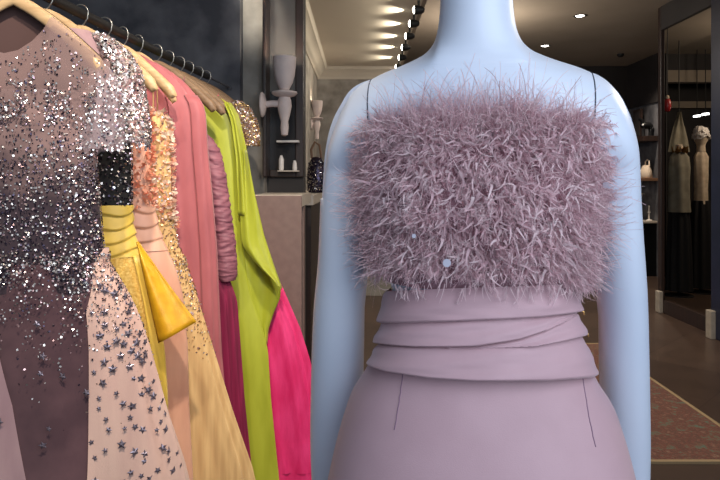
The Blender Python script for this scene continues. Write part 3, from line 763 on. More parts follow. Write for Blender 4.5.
# ---- G3 : peach petal gown
random.seed(14)
Y = HY_[3]; cx = RX(Y)
g = thing('evening_gown', 'peach satin gown with a ruffled petal bodice and pleated waist', 'gown', (cx, Y, .08), GRP)
S3 = Surf(Y, [(110, 148), (140, 150), (200, 152), (214, 154)], .045, [], cx)
bod = S3.mesh(nz=20).build('bodice', M_peach, g)
def petals(q, S, n, size, zr, a0, a1, mats, weights, off=.004):
    for i in range(n):
        z = random.uniform(zr[1], zr[0]); a = random.uniform(a0, a1); p = S.pt(z, a, off)
        nn = Vector((math.cos(a), math.sin(a), 0)); d = (nn + Vector([random.uniform(-.9, .9) for _ in range(3)])).normalized()
        w = d.cross(Vector((random.uniform(-1, 1), random.uniform(-1, 1), random.uniform(-1, 1)))).normalized(); L_ = size*random.uniform(.6, 1.3); c = d.cross(w)*L_*random.uniform(.2, .6)
        q.cur = random.choices(range(mats), weights)[0]
        vs = []
        for k in range(5):
            t_ = k/4; m_ = p + d*L_*t_ + c*(t_*t_); wd = w*L_*.38*math.sin(PI*(.12 + .8*t_))
            vs += [m_ - wd, m_ + wd]
        q.add(vs, [(2*k, 2*k+1, 2*k+3, 2*k+2) for k in range(4)])
q = MB(); petals(q, S3, 900, .013, (ZP(106, Y), ZP(208, Y)), -PI, .5, 2, (5, 1))
stuff(q.build('petals', [M_petal, M_petal2], bod))
pleated(Y, cx, [(206, 153), (230, 158), (250, 166)], 3, .0035, .046, -.6).build('pleated_waist', M_peach, g)
S3s = Surf(Y, [(247, 166), (267, 175), (292, 182), (345, 187), (400, 188), (480, 192), (560, 194)], .048, [(.004, 6, 1, .6, .5)], cx)
S3s.mesh(nz=40).build('skirt', M_peach, g)
straps(g, Y, S3.ztop, M_peach)
# ---- G4 : champagne tulle
random.seed(15)
Y = HY_[4]; cx = RX(Y)
g = thing('evening_gown', 'champagne tulle gown with a gold beaded bodice and flaring skirt', 'gown', (cx, Y, .08), GRP)
S4 = Surf(Y, [(112, 162), (122, 168), (150, 171), (200, 171), (245, 178), (262, 186)], .042, [], cx)
bod = S4.mesh(nz=30).build('bodice', M_champ, g)
S4s = Surf(Y, [(258, 184), (292, 195), (352, 213), (411, 231), (467, 250), (550, 268)], .041, [(.007, 13, 1, .7, 1), (.003, 31, 0, .7, 2)], cx)
S4s.mesh(nz=60, na=240).build('skirt', M_champ, g)
q = MB()
scatter(q, S4, 900, lambda z, a: .12 if z > ZP(190, Y) else 1, .0028, mats=3, weights=(5, 1.5, 2), a0=-1.6, a1=.5)
scatter(q, S4s, 1100, lambda z, a: max(.02, 1 - (ZP(258, Y) - z)/.33), .0026, mats=3, weights=(5, 1.5, 2), a0=-1.4, a1=.5, zr=(ZP(258, Y), ZP(380, Y)), off=.004)
stuff(q.build('gold_beading', [M_goldbead, M_bright, M_rosebead], g, smooth=False))
q = MB(); petals(q, S4, 620, .013, (ZP(108, Y), ZP(225, Y)), -1.5, .6, 2, (1, 4))
stuff(q.build('cream_tufts', [M_petal, M_petal2], bod))
straps(g, Y, S4.ztop, M_champ, sc=.8)
# ---- G5 : dusty rose
Y = HY_[5]; cx = RX(Y)
g = thing('evening_gown', 'plain dusty rose gown with long draped sleeves', 'gown', (cx, Y, .08), GRP)
S5 = Surf(Y, [(55, 142), (59, 150), (65, 160), (71, 170), (77, 178), (83, 185), (90, 191), (97, 196.5), (104, 201), (112, 203.5), (125, 204.5), (150, 206), (200, 211), (250, 215), (300, 217), (350, 219), (480, 230), (540, 232)], lambda z: min(.046, .014 + .2*max(0, ZP(55, 2.006) - z)), [(.007, 11, 1, .5, .6), (.003, 23, 0, .6, 1)], cx)
S5.mesh(nz=80, na=200).build('body', M_rose, g)
strip(S5, -.62, -.05, .006, ZP(96, Y), ZP(540, Y), wob=.008, nz=50).build('cape_sleeve', M_rose, g, thick=.003)
strip(S5, -PI + .05, -PI + .62, .006, ZP(96, Y), ZP(540, Y), wob=.008, nz=50).build('cape_sleeve', M_rose, g, thick=.003)
MB().tube([S5.pt(ZP(py, Y), -1.02, .004) for py in range(94, 300, 6)], .0012, n=6).build('seam', M_rose, g)
# ---- G6 : mauve ruched, burgundy
random.seed(16)
Y = HY_[6]; cx = RX(Y)
g = thing('evening_gown', 'gown with ruched mauve sleeves over a pleated burgundy skirt', 'gown', (cx, Y, .08), GRP)
S6 = Surf(Y, [(132, 196), (150, 200), (280, 204), (300, 222)], .046, [], cx)
S6.mesh(nz=20).build('bodice', M_ruche, g)
rows = [(134, 203, 4, .012), (138, 205, 7, .02), (150, 211, 9, .03), (175, 216, 10, .036), (210, 221, 10, .038), (245, 225, 10.5, .04), (274, 227, 10.5, .042), (280, 227, 8, .036)]
for sx in (1, -1):
    rg = []; N = 220
    for i in range(N + 1):
        py = 134 + 146*i/N
        pc = interp([(r[0], r[1]) for r in rows], py); hw = interp([(r[0], r[2]) for r in rows], py)*Y/F; d = interp([(r[0], r[3]) for r in rows], py)
        ring = []
        for j in range(40):
            a = 2*PI*j/40; am = .0042*mnoise.noise(Vector((math.cos(a)*.9 + 4, math.sin(a)*.9, py*.20 + .5*math.cos(a*2 + py*.03)))) + .0026*mnoise.noise(Vector((math.cos(a)*1.6, math.sin(a)*1.6 + 9, py*.46)))
            ring.append(Vector((cx + sx*(XP(pc, Y) - cx) + (hw + am)*math.cos(a), Y + (d + am)*math.sin(a), ZP(py, Y))))
        rg.append(ring)
    MB().loft(rg, True, True, True).build('ruched_sleeve', M_ruche, g)
S6s = Surf(Y, [(276, 228), (300, 236), (400, 243), (480, 251), (540, 254)], .048, [(.006, 34, 0, .25, .4), (.003, 15, 0, .5, 0)], cx)
S6s.mesh(nz=50, na=300).build('skirt', M_burg, g)
straps(g, Y, S6.ztop, M_ruche)
# ---- G7 : lime
Y = HY_[8]; cx = RX(Y)
g = thing('evening_gown', 'lime green satin gown with a pointed cape sleeve and draped side panel', 'gown', (cx, Y, .08), GRP)
S7 = Surf(Y, [(87, 186), (92, 208), (99, 222), (105, 231), (110, 235.5), (118, 238), (135, 240), (200, 240), (250, 243), (280, 247), (300, 252), (330, 262), (350, 267), (400, 270), (480, 278), (520, 280)], lambda z: min(.038, .01 + .3*max(0, ZP(87, 2.355) - z)), [(.005, 9, .6, .5, .6)], cx)
S7.mesh(nz=70, na=180).build('body', M_lime, g)
# cape sleeve: outer panel falling from the shoulder
def sheet(rowsL, rowsR, pys, Y0, bul, name, m, par, ny=20, thick=.003, yL=0, yR=0):
    rings = []
    for py in pys:
        l = P(interp(rowsL, py), py, Y0 + yL); r = P(interp(rowsR, py), py, Y0 + yR)
        rings.append([l.lerp(r, j/ny) + Vector((0, -bul*math.sin(PI*j/ny) - .006*math.sin(3*PI*j/ny + py*.02), 0)) for j in range(ny+1)])
    return MB().loft(rings, closed=False).build(name, m, par, thick=thick)
Yc = Y - .05
sheet([(102, 224), (120, 231), (160, 236), (217, 238)], [(102, 230), (108, 234), (116, 238.5), (147, 246), (190, 253), (216, 257)], list(range(103, 218, 4)), Yc, .016, 'cape_sleeve', M_lime, g, yR=.035)
# draped side panel: bright outside above the scalloped edge, its turned-under lining below
sheet([(150, 243), (217, 240), (240, 241), (247, 243), (258, 251), (268, 260), (280, 273), (289, 282)], [(147, 246), (190, 254), (234, 264), (265, 274), (286, 281.5), (290, 283)], list(range(150, 290, 3)), Y - .002, .014, 'draped_panel', M_lime, g, yL=-.05, yR=-.012)
sheet([(236, 238), (300, 240), (345, 262)], [(236, 254), (260, 266), (288, 281), (298, 280), (312, 274), (330, 268), (345, 267)], list(range(236, 346, 4)), Y, -.006, 'panel_lining', M_lime, g, yL=.0, yR=.034)
# ---- G8 : hot pink
Y = HY_[9]; cx = RX(Y)
g = thing('evening_gown', 'hot pink taffeta gown with a wide ruffled skirt', 'gown', (cx, Y, .06), GRP)
S8 = Surf(Y, [(140, 225), (200, 240), (240, 258), (288, 282), (330, 300), (360, 309), (400, 318), (480, 333), (510, 336)], .04, [(.007, 12, .3, .5, 2.2), (.004, 27, 2, .4, 5), (.002, 61, 1, .3, 9)], cx)
S8.mesh(nz=80, na=240).build('body', M_pink, g)
for k, (pa, pb) in enumerate(((440, 470), (462, 496), (488, 515))):
    rings = []
    for i in range(9):
        z = ZP(pa + (pb - pa)*i/8, Y)
        rings.append([S8.pt(z, 2*PI*j/300, .003 + .006*(i/8)*(1 + math.sin(44*2*PI*j/300 + k + .7*math.sin(9*2*PI*j/300)))) for j in range(300)])
    MB().loft(rings).build('ruffle', M_pink, g)
straps(g, Y, S8.ztop, M_pink, (.12,))
# ---- G9 : gold sequined far gown
random.seed(17)
Y = HY_[10]; cx = RX(Y)
g = thing('evening_gown', 'gold sequined gown showing one glittering shoulder behind the lime gown', 'gown', (cx, Y, .08), GRP)
S9 = Surf(Y, [(94, 200), (98, 214), (104, 231), (112, 244), (120, 249), (132, 250), (150, 246), (200, 244), (300, 250), (500, 262)], lambda z: min(.042, .01 + .3*max(0, ZP(94, 2.56) - z)), [(.003, 9, 0, .6, 1)], cx)
S9.mesh(nz=60).build('body', M_tan, g)
rows = [(101, 236, 5, .014), (108, 241, 9, .026), (120, 246, 10, .034), (132, 249, 10, .036), (146, 250, 9, .034)]
for sx in (1, -1):
    MB().loft(slv(rows, Y, cx, sx, .002), True, True, True).build('cap_sleeve', M_tan, g)
q = MB(); scat_rows(q, rows, Y, cx, 1000, .0034, 3, (5, 2, 2))
scatter(q, S9, 700, lambda z, a: max(.1, 1 - (S9.ztop - z)/.4), .003, mats=3, weights=(5, 2, 2))
stuff(q.build('gold_sequins', [M_goldbead, M_bright, M_rosebead], g, smooth=False))

# ------------------------------------------------------------------ the mannequin
MY = .88
TH = -math.radians(11); cT, sT = math.cos(TH), math.sin(TH)     # the figure is turned a little towards the lens
MCX = XP(481.5, MY)
def LXo(px, yo=0.0):                 # offset along the figure's own width for an outline seen at px
    q = (px - HX)/F
    return (q*MY + q*cT*yo - MCX + sT*yo)/(cT - q*sT)
for _ in range(30): MCX += (LXo(590.5) + LXo(372.5))/2
KP = (LXo(590.5) - LXo(372.5))/2/109
def L2W(p): dx, dy = p.x - MCX, p.y - MY; return Vector((MCX + dx*cT - dy*sT, MY + dx*sT + dy*cT, p.z))
def W2L(p): dx, dy = p.x - MCX, p.y - MY; return Vector((MCX + dx*cT + dy*sT, MY - dx*sT + dy*cT, p.z))
mq = thing('mannequin', 'pale blue white headless display mannequin wearing the feathered mauve dress', 'mannequin', (MCX, MY, 0))
torso = [(-60, 34, .048, 2), (-30, 35, .049, 2), (0, 36.2, .051, 2), (17, 37.5, .053, 2), (30, 39.5, .055, 2), (40, 43, .057, 2.02), (47, 48, .058, 2.05), (53, 55, .059, 2.1), (57.5, 64, .060, 2.2),
         (63.2, 78, .061, 2.3), (68.2, 92, .063, 2.6), (72, 101.5, .064, 2.9), (74, 105.5, .065, 3.8), (75.8, 109, .066, 4.6), (82, 108.5, .069, 5.4), (95, 107.2, .074, 5.4), (120, 104.8, .085, 4.2), (150, 103, .098, 3.0), (200, 101, .108, 2.5),
         (250, 95, .098, 2.3), (290, 88, .088, 2.2), (330, 88, .088, 2.2), (380, 102, .094, 2.2), (440, 126, .112, 2.2), (500, 144, .12, 2.2), (560, 146, .115, 2.2), (600, 130, .10, 2.2)]
def colt(i): return [(t_[0], t_[i]) for t_ in torso]
T_hw, T_d, T_n = colt(1), colt(2), colt(3)
def sup(a, n):
    c, s = math.cos(a), math.sin(a)
    return (math.copysign(abs(c)**(2/n), c), math.copysign(abs(s)**(2/n), s))
SIL = [(0, -400), (33, -200), (36, 0), (38, 17), (40.5, 31), (44.5, 43), (52, 51), (64, 57.5), (78, 63.2), (92, 68.2), (104, 73.2), (109, 75.8), (113, 77.2), (116.5, 79), (121.5, 82), (127, 87), (132, 92.5), (139, 104), (150, 131), (158, 165), (165, 240), (172, 330), (176, 900)]
def ridge(xo, py, R=.05):
    """rounding of the shoulder ridge: 0 on the outline, 1 well below it"""
    t = (py - interp(SIL, abs(xo)/KP))*KP
    return math.sqrt(max(0.0, 1 - (1 - max(0, min(1, t/R)))**2))
ARMC = [(79, .0), (103, .001), (160, .007), (200, .013), (260, .025), (320, .045), (400, .075), (480, .105), (560, .13), (640, .15), (730, .165), (840, .165)]
ARMD = [(79, .062), (91, .064), (103, .064), (130, .060), (160, .055), (200, .050), (260, .046), (320, .043), (400, .040), (480, .036), (560, .031), (640, .026), (690, .022), (730, .020), (780, .016), (820, .010), (835, .004)]
ARMN = [(79, 5), (84, 4), (91, 3.4), (103, 3), (130, 2.8), (160, 2.5), (200, 2.3), (260, 2.1), (320, 2), (900, 2)]
OUTL = [(76.2, 371), (77.6, 366), (79.7, 360.5), (83.5, 354), (90, 347.5), (100.4, 341.5), (113, 335), (128, 330), (156, 325), (193, 322.5), (230, 321), (270, 319), (322, 314.5), (400, 312), (490, 311), (560, 313), (640, 318), (690, 322), (730, 318), (780, 317), (820, 322), (835, 332)]
INL = [(76, 372.3), (82, 372.8), (95, 374.1), (120, 376.4), (150, 378), (200, 376), (260, 369), (320, 364), (480, 362), (560, 358), (640, 354), (690, 352), (780, 356), (820, 352), (835, 342)]
OUTR = [(76.2, 591.8), (77.9, 596.5), (81, 602), (85, 607.5), (90, 612.5), (98, 619.5), (108.5, 625.5), (120, 630.5), (133, 634), (151, 636.5), (190, 638.8), (228, 641.5), (296, 646.5), (392, 649), (470, 650), (560, 648), (640, 644), (690, 640), (730, 643), (780, 645), (820, 640), (835, 630)]
INR = [(76, 590.7), (82, 590.2), (95, 588.9), (120, 586.6), (150, 585), (200, 587), (260, 594), (320, 599), (480, 601), (560, 605), (640, 609), (690, 612), (780, 606), (820, 612), (835, 622)]
C_off = [(0, -1.8), (30, -1.5), (55, -.5), (80, 0)]
def shoulder_v(xo, py, hw):
    """front-to-back rounding shared by torso and arm across the shoulder joint"""
    ht = max(hw, abs(LXo(interp(OUTR if xo > 0 else OUTL, py))) if py > 76.2 else hw)
    return max(0.0, 1 - min(1, abs(xo)/ht)**2.6)**(1/2.6)
def tpt(py, a, off=0.0):
    hw = smooth_interp(T_hw, py)*KP + off; d = smooth_interp(T_d, py) + off; n = interp(T_n, py)
    u, v = sup(a, n)
    f = ridge(hw*u, py) if 30 < py < 200 else 1
    if 30 < py < 44: f = f + (1 - f)*(44 - py)/14
    w = max(0, min(1, (150 - py)/30)) if py > 72 else max(0, (py - 60)/12)
    if w > 0: v = v*(1 - w) + w*math.copysign(shoulder_v(hw*u, py, hw)*min(1, abs(v)/.3), v)
    return Vector((MCX + interp(C_off, py)*KP + hw*u, MY + d*v*f, ZP(py, MY)))
pys = [-60, -45, -30, -15] + list(range(0, 70, 2)) + [70 + .5*i for i in range(20)] + list(range(80, 90, 2)) + list(range(90, 600, 8)) + [600]
MB().loft([[tpt(py, 2*PI*j/96) for j in range(96)] for py in pys], True, True, True).build('torso', M_mann, mq)
# arms: (py, outer px, inner px, Ycentre, depth half, exponent) given at the mannequin's own depth
def arm(rows):
    pys_ = [76.3, 76.8, 77.4, 78.2, 79.2, 80.5, 82, 84, 86, 88.5] + list(range(91, 200, 4)) + list(range(200, 836, 12)) + [835]
    sgn, OUT, IN = rows; rg = []
    for py in pys_:
        yo = smooth_interp(ARMC, py); d = smooth_interp(ARMD, py); n = interp(ARMN, py); yc = MY + yo
        x0 = MCX + LXo(smooth_interp(OUT, py), yo); x1 = MCX + LXo(interp(IN, py), yo if py > 210 else 0)
        c = (x0 + x1)/2; h = abs(x1 - x0)/2; z = ZP(py, MY)
        ni = interp([(79, 40), (120, 30), (170, 6), (230, 2.2)], py)
        ring = []
        for j in range(64):
            a_ = 2*PI*j/64
            u, v = sup(a_, n if math.cos(a_)*sgn > 0 else ni)
            x = c + h*u
            f = ridge(x - MCX, py) if py < 200 else 1
            y = yc + d*v*f
            w = max(0, min(1, (170 - py)/40))
            if w > 0:
                yc2 = MY + smooth_interp(T_d, py)*f*math.copysign(shoulder_v(x - MCX, py, 0)*min(1, abs(v)/.3), v)
                y = y*(1 - w) + yc2*w
            ring.append(Vector((x, y, z)))
        rg.append(ring)
    return MB().loft(rg, True, True, True)
arm((-1, OUTL, INL)).build('arm', M_mann, mq); arm((1, OUTR, INR)).build('arm', M_mann, mq)
for sg in (-1, 1):     # dark joint line between torso and arm
    pts = []
    for i in range(40):
        py = 76.6 + 46*(i/39)**1.4; xo = sg*(smooth_interp(T_hw, py) + .15)*KP
        pts.append(Vector((MCX + xo, MY - smooth_interp(T_d, py)*shoulder_v(xo, py, 0)*ridge(xo, py) - .0002, ZP(py, MY))))
    MB().tube(pts, .0009, n=6).build('joint_line', M_joint, mq)
zb = ZP(600, MY)
MB().tube([(MCX, MY, .012), (MCX, MY, zb + .01)], .016).build('stand_pole', M_steel, mq)
MB().lathe([(.17, 0), (.17, .008), (.16, .012), (.02, .014)], (MCX, MY, 0), n=40).build('stand_base', M_steel, mq)
# ------------------------------------------------------------------ the feathered dress
random.seed(21)
dr = thing('feather_dress', 'strapless mauve dress with an ostrich feather bodice and pleated waist, worn by the mannequin', 'dress', (MCX, MY, .1))
# bodice cloth under the feathers
MB().loft([[tpt(py, 2*PI*j/96, .006) for j in range(96)] for py in range(136, 285, 6)], True).build('bodice', M_mauve_in, dr)
# waist band with crossing folds
W_hw = [(280, 90), (290, 90.5), (320, 93.5), (345, 99), (365, 104.5), (385, 110)]
W_d = [(280, .096), (320, .096), (345, .100), (385, .110)]
def wpt(py, a, off=0.0):
    hw = interp(W_hw, py)*KP + off; d = interp(W_d, py) + off
    u, v = sup(a, 2.25)
    if v > 0: v *= .8
    y = MY + d*v
    return Vector((MCX + hw*u, y, ZP(py, MY + hw*u*sT + min(0, interp(W_d, py)*v)*cT)))
def bounds(x):   # fold lines as a function of image x along the front
    b0 = interp([(370, 291), (480, 287), (600, 283)], x)
    b1 = interp([(370, 323), (420, 322), (480, 319.5), (540, 317), (585, 312), (600, 311)], x)
    b2 = interp([(370, 343), (420, 345.5), (480, 345), (520, 338), (555, 325), (585, 315), (600, 313)], x)
    b3 = interp([(370, 344), (420, 347), (480, 348), (530, 345), (570, 338), (600, 334)], x)
    b4 = interp([(366, 362), (400, 371), (440, 377), (480, 379.5), (540, 380), (580, 377.5), (603, 373)], x)
    return b0, b1, b2, b3, b4
NA = 300; NR = 190
rings = []
for i in range(NR + 1):
    ring = []
    for j in range(NA):
        a = 2*PI*j/NA
        xi = 481.5 + 108*sup(a, 2.25)[0]
        b = bounds(xi); py = b[0] + (b[4] - b[0])*i/NR
        k = 0
        while k < 3 and py > b[k+1]: k += 1
        wd = max(.5, b[k+1] - b[k]); u = (py - b[k])/wd
        amp = .0110*min(1, wd/12)
        e_ = .90 if k < 3 else .88
        prof = (.25 + .75*(u/e_)**.7) if u < e_ else math.sqrt(max(0, 1 - ((u - e_)/(1 - e_))**2))
        w2 = .0009*math.sin(u*9 + xi*.05 + k*2) + .0007*mnoise.noise(Vector((xi*.03, py*.16, k*3.1)))
        ring.append(wpt(py, a, .002 + amp*prof + w2))
    rings.append(ring)
last = [wpt(bounds(481.5 + 108*sup(2*PI*j/NA, 2.25)[0])[4] - 1.5, 2*PI*j/NA, -.004) for j in range(NA)]
rings.append(last)
MB().loft(rings).build('waistband', M_mauve, dr)
# skirt
S_hw = [(336, 96), (350, 101), (362, 109), (375, 116), (395, 129), (410, 135), (440, 144), (478, 153), (520, 162), (600, 174), (800, 196), (1030, 215)]
S_d = [(336, .088), (350, .094), (380, .107), (440, .135), (478, .148), (600, .165), (1030, .21)]
def spt(py, a, off=0.0):
    hw = smooth_interp(S_hw, py)*KP + off; d = smooth_interp(S_d, py) + off
    u, v = sup(a, 2.15)
    if v > 0: v *= .55
    return Vector((MCX + hw*u, MY + d*v, ZP(py, MY)))
MB().loft([[spt(py, 2*PI*j/160) for j in range(160)] for py in list(range(338, 520, 4)) + list(range(520, 1021, 20))], True).build('skirt', M_mauve, dr)
def on_front(px, py):
    best = min(range(400), key=lambda j: abs((lambda p: HX + F*p.x/p.y - px)(L2W(spt(py, -PI + PI*j/399)))))
    return spt(py, -PI + PI*best/399, .0003)
for pts in (((403.5, 373), (402, 390), (399, 410), (394.5, 433)), ((582, 379), (585, 395), (589, 415), (595.5, 440))):
    tab = [(p[1], p[0]) for p in pts]; pp = [pts[0][1] + (pts[-1][1] - pts[0][1])*i/14 for i in range(15)]
    MB().tube([on_front(interp(tab, py), HY + (py - HY)*(MY - .09)/MY) for py in pp], .0007, n=6).build('dart_seam', M_dart, dr)
# hook clasps at the right of the waist
for px, py in ((585, 312), (588, 334)):
    a = -.42
    best = min(range(200), key=lambda j: abs((lambda p: HX + F*p.x/p.y - px)(L2W(wpt(py, -1.2 + 1.2*j/199, .009)))))
    p = wpt(py, -1.2 + 1.2*best/199, .011)
    MB().tube([p + Vector((-.002, 0, .002)), p + Vector((.001, -.001, .001)), p + Vector((.002, 0, -.003))], .0012, n=8).build('hook_clasp', M_gold, dr)
# ostrich feathers
FE = MB()
def ribbon(q, p, d, curl, L_, w, seg, wv):
    """a thin tapering curved strip"""
    vs = []; pos = p.copy(); dd = d.normalized()
    for k in range(seg + 1):
        t_ = k/seg; ww = w*(1 - .8*t_)
        vs += [pos - wv*ww, pos + wv*ww]
        pos = pos + dd*(L_/seg); dd = (dd + curl*(1.0/seg)).normalized()
    q.add(vs, [(2*k, 2*k+1, 2*k+3, 2*k+2) for k in range(seg)])
def rv(s=1): return Vector([random.uniform(-s, s) for _ in range(3)])
def fpy(py): return HY + (py - HY)*(MY - .105)/MY      # image row on the chest front -> row at the body axis
def fa(u, py):
    n = interp(T_n, fpy(py)); return -math.acos(math.copysign(abs(u)**(n/2), u))
def plume(q, p, d, L_, nb, bl, w, droop=.5):
    """one short ostrich frond: spine with soft barbs on both sides"""
    curl = rv(.9) + Vector((0, 0, -droop)); pos = p.copy(); dd = d.normalized()
    side = dd.cross(rv() + Vector((0, -1, 0))).normalized()
    step = L_/nb
    spine = []
    for k in range(nb):
        spine.append(pos.copy())
        t_ = k/nb
        for sg in (-1, 1):
            bd = (side*sg*random.uniform(.6, 1.1) + dd*random.uniform(.7, 1.4) + rv(.3)).normalized()
            ribbon(q, pos, bd, rv(.8) + dd*.6 + Vector((0, 0, -.35)), bl*random.uniform(.6, 1.2)*(1 - .4*t_), w*random.uniform(.7, 1.3), 3, bd.cross(rv()).normalized())
        pos = pos + dd*step; dd = (dd + curl*(1.0/nb)).normalized()
    for a_, b_ in zip(spine, spine[1:]):
        s2 = side*w*1.6
        q.add([a_ - s2, a_ + s2, b_ + s2, b_ - s2], [(0, 1, 2, 3)])
def base_dir(a, py):
    u, v = math.cos(a), math.sin(a)
    return Vector((u, v, 0)).normalized()
# dense tufts of fronds, each tuft a clump that falls one way
for i in range(330):
    py = random.uniform(122, 276); u_ = random.uniform(-1, 1)*1.0; a = fa(u_, py)
    n = base_dir(a, py)
    up = .5 if py < 136 else .2 if py < 160 else -.35
    main = n*random.uniform(.5, .9) + Vector((u_*.3, 0, up)) + Vector((random.uniform(-.8, .8), 0, random.uniform(-.7, .5)))
    p = tpt(fpy(py), a, .006)
    shade = 0 if random.random() < .62 else 1
    for k in range(random.randint(4, 7)):
        d = main + rv(.5)
        if py > 262 and d.z < 0: d.z *= .3
        FE.cur = shade if random.random() < .8 else 1 - shade
        plume(FE, p + rv(.006), d, random.uniform(.018, .036), 9, random.uniform(.010, .016), .00042, droop=.9 if py > 140 else .1)
# fill between the tufts
for i in range(560):
    py = random.uniform(121, 279); a = fa(random.uniform(-1, 1), py)
    p = tpt(fpy(py), a, .007); n = base_dir(a, py)
    d = n*random.uniform(.2, .7) + Vector((0, 0, (.5 if py < 134 else -.2) + random.uniform(-.8, .6))) + rv(.6)
    if py > 262 and d.z < 0: d.z *= .3
    FE.cur = 0 if random.random() < .5 else 1
    plume(FE, p, d, random.uniform(.014, .026), 7, .012, .00042)
# broader curled barbs among them
for i in range(2100):
    py = random.uniform(122, 274); a = fa(random.uniform(-1, 1), py)
    p = tpt(fpy(py), a, .012 + random.uniform(0, .014)); n = base_dir(a, py)
    d = n*random.uniform(.1, .7) + rv(.8) + Vector((0, 0, -.5))
    FE.cur = 0 if random.random() < .75 else 1
    ribbon(FE, p, d, rv(1.8) + Vector((0, 0, -.6)), random.uniform(.012, .026), random.uniform(.0009, .0022), 6, (d.cross(rv() + n)).normalized())
# wispy ends over the chest
def curl_strand(q, p, d, L_, w, amt, seg=10):
    """a long hair-thin barb that keeps curling round one axis"""
    ax = (rv() + Vector((0, -1.2*random.choice((-1, 1)), 0))).normalized(); dd = d.normalized(); pos = p.copy(); vs = []
    wv = dd.cross(rv()).normalized(); k0 = random.uniform(.2, 1)
    for k in range(seg + 1):
        t_ = k/seg; ww = w*(1 - .5*t_); vs += [pos - wv*ww, pos + wv*ww]
        pos = pos + dd*(L_/seg); dd = (Matrix.Rotation(amt*(k0 + t_*1.4)/seg, 3, ax) @ dd + rv(.06)).normalized()
    q.add(vs, [(2*k, 2*k+1, 2*k+3, 2*k+2) for k in range(seg)])
for i in range(760):
    u_ = random.uniform(-.88, .88); py = random.uniform(112, 140) + 10*abs(u_)**3
    a = fa(u_, py); p = tpt(fpy(py + 8), a, .008); n = base_dir(a, py)
    d = n*random.uniform(.05, .45) + Vector((u_*.15, 0, random.uniform(.6, 1.1))) + rv(.3)
    FE.cur = 0 if random.random() < .8 else 1
    L_ = random.uniform(.025, .05) if random.random() < .45 else random.uniform(.05, .095)
    L_ *= 1 - .6*abs(u_)**4
    # a plume of barbs leaving a common stem
    for j in range(5):
        curl_strand(FE, p + rv(.002), d + rv(.33), L_*random.uniform(.55, 1.05), random.uniform(.0004, .0007), random.uniform(-4, 4))
for i in range(420):      # fine curls lying over the front
    u_ = random.uniform(-1, 1); py = random.uniform(125, 280)
    a = fa(u_, py); p = tpt(fpy(py), a, .020); n = base_dir(a, py)
    FE.cur = 0
    curl_strand(FE, p, n*.5 + rv(.8) + Vector((0, 0, -.2)), random.uniform(.02, .045)*(1 if abs(u_) < .8 else .5), random.uniform(.0003, .0006), random.uniform(-3, 3))
# side tufts over both arms
for sx in (-1, 1):
    for i in range(420):
        py = random.uniform(136, 280); 
        a = random.uniform(-.75, .15) if sx > 0 else random.uniform(-PI - .15, -PI + .75)
        p = tpt(fpy(py), a, .008)
        p.y = min(p.y, MY - .035 - .02*random.random()) if py < 240 else p.y
        d = Vector((sx*random.uniform(.5, 1.2)*(.6 if py < 150 else 1), random.uniform(-.9, -.15), random.uniform(-.9, .1 if py < 160 else .5)))
        FE.cur = 0 if random.random() < .6 else 1
        r_ = random.random()
        if r_ < .5 or py < 168: plume(FE, p, d, random.uniform(.02, .036), 8, .013, .00042)
        else:
            for j in range(3): curl_strand(FE, p, d + rv(.3), random.uniform(.03, .066), random.uniform(.0004, .00065), random.uniform(-2.6, 2.6))
# loose fronds over the waistband
for i in range(46):
    px = random.uniform(388, 592); 
    a = -math.acos(max(-.97, min(.97, (px - 481.5)/108)))
    p = wpt(random.uniform(282, 287), a, .016)
    d = Vector((random.uniform(-.5, .5), -.12, -1))
    FE.cur = 0
    if random.random() < .4: plume(FE, p, d, random.uniform(.012, .026), 6, .008, .0004)
    else: ribbon(FE, p, d, rv(.6), random.uniform(.012, .03), .0007, 5, Vector((1, 0, 0)))
for i in range(170):   # heavier spill at the right side of the waist
    p = tpt(fpy(random.uniform(258, 284)), random.uniform(-.75, -.1), .012)
    d = Vector((random.uniform(-.1, 1.0), random.uniform(-.6, -.1), random.uniform(-1.1, -.2)))
    FE.cur = 0 if random.random() < .7 else 1
    if random.random() < .5: plume(FE, p, d, random.uniform(.02, .036), 7, .012, .0005)
    else: ribbon(FE, p, d, rv(1.0), random.uniform(.025, .05), .0007, 6, d.cross(rv()).normalized())
stuff(FE.build('feathers', [M_feather, M_feather2], dr, smooth=False))
# loose sequins among the feathers
for px, py, r, Yq in ((447, 263, .0050, .745), (606, 185, .0042, .775), (414, 236, .0026, .755)):
    p = W2L(P(px, py, Yq))
    n = Vector((-.25, -1, .1 if px < 460 else -.5)).normalized(); u = n.orthogonal().normalized(); v = n.cross(u)
    mb = MB(); ring = [p + (u*math.cos(2*PI*j/18) + v*math.sin(2*PI*j/18))*r for j in range(18)]
    mb.loft([ring, [w + n*.0006 for w in ring]], True, True, True); mb.build('sequin_disc', M_sequin, dr, smooth=False)
mq.rotation_euler.z = TH; dr.rotation_euler.z = TH
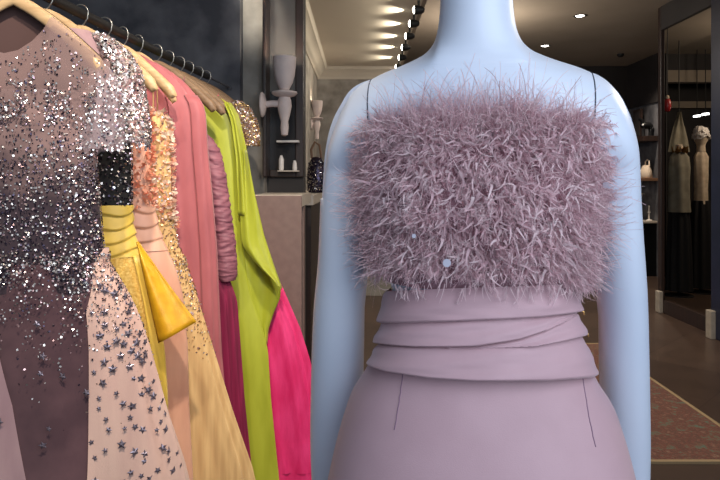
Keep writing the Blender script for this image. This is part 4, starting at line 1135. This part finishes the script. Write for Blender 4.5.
# ------------------------------------------------------------------ lights
def area(name, loc, target, sx, sy, energy, color):
    l = bpy.data.lights.new(name, 'AREA'); l.shape = 'RECTANGLE'; l.size = sx; l.size_y = sy; l.energy = energy; l.color = color
    o = bpy.data.objects.new(name, l); C.objects.link(o); o.location = loc
    o.rotation_euler = (Vector(target) - Vector(loc)).to_track_quat('-Z', 'Y').to_euler(); return o
def spot(name, loc, target, energy, color, size, blend=.6, soft=.03):
    l = bpy.data.lights.new(name, 'SPOT'); l.energy = energy; l.color = color; l.spot_size = size; l.spot_blend = blend; l.shadow_soft_size = soft
    o = bpy.data.objects.new(name, l); C.objects.link(o); o.location = loc
    o.rotation_euler = (Vector(target) - Vector(loc)).to_track_quat('-Z', 'Y').to_euler(); return o
area('window_daylight', (.9, -.6, 2.0), (.2, .9, 1.2), 1.8, 1.6, 37, (.80, .89, 1))
spot('rack_spot', (-.15, .35, 2.5), (-.62, 1.7, 1.1), 110, (1, .87, .72), 1.1)
spot('rack_spot', (.15, 1.25, 2.5), (-.5, 2.2, .9), 80, (1, .87, .72), 1.0)
spot('rack_spot', (-.3, .1, 2.5), (-.75, 1.35, 1.2), 40, (1, .9, .78), .9, soft=.01)
spot('added_pilaster_glow', (-.50, 2.80, 2.55), (-.512, 3.07, 2.2), 34, (1, .93, .8), .55, .9)  # lamp added for the sconce glow on the pilaster, has no fitting
for x_, y_, e_ in ((1.5, 3.0, 70), (2.2, 4.6, 70), (1.0, 5.3, 90), (1.6, 7.3, 100), (3.45, 8.0, 150)):  # unseen spots without fittings, added to lift the room's ambient light
    spot('room_fill_spot', (x_, y_, CEIL - .01), (x_, y_, 0), e_, (1, .86, .70), 2.0, .7, .05)
for loc, e_ in (((2.0, 2.3, 2.25), 42), ((1.25, 6.4, 2.5), 36)):
    l = bpy.data.lights.new('added_ceiling_fill', 'POINT'); l.energy = e_; l.color = (1, .9, .78); l.shadow_soft_size = .12  # unseen point light added to brighten the brown ceiling, no pendant hangs here
    o = bpy.data.objects.new('added_ceiling_fill', l); C.objects.link(o); o.location = loc
spot('passage_fill_spot', (.0, 5.2, COF - .01), (-.1, 5.2, 0), 45, (1, .88, .72), 2.4, .7, .05)  # added without a fitting to brighten the dark passage
l = bpy.data.lights.new('next_room_light', 'POINT'); l.energy = 42; l.color = (1, .84, .66); l.shadow_soft_size = .2
o = bpy.data.objects.new('next_room_light', l); C.objects.link(o); o.location = (4.6, 6.3, 2.7)
w = bpy.data.worlds.new('daylight'); scene.world = w; w.use_nodes = True
w.node_tree.nodes['Background'].inputs[0].default_value = (.62, .78, 1, 1); w.node_tree.nodes['Background'].inputs[1].default_value = .35
# ------------------------------------------------------------------ camera
cam = bpy.data.cameras.new('camera'); co = bpy.data.objects.new('camera', cam); C.objects.link(co)
co.location = (0, 0, EYE); co.rotation_euler = (PI/2, 0, 0)
cam.sensor_width = 36; cam.lens = 36*F/720; cam.shift_y = -(240 - HY)/720; cam.clip_start = .02
scene.camera = co
vs_ = scene.view_settings
vs_.view_transform = 'Standard'; vs_.look = 'None'; vs_.gamma = 1; vs_.exposure = 0; vs_.use_curve_mapping = False
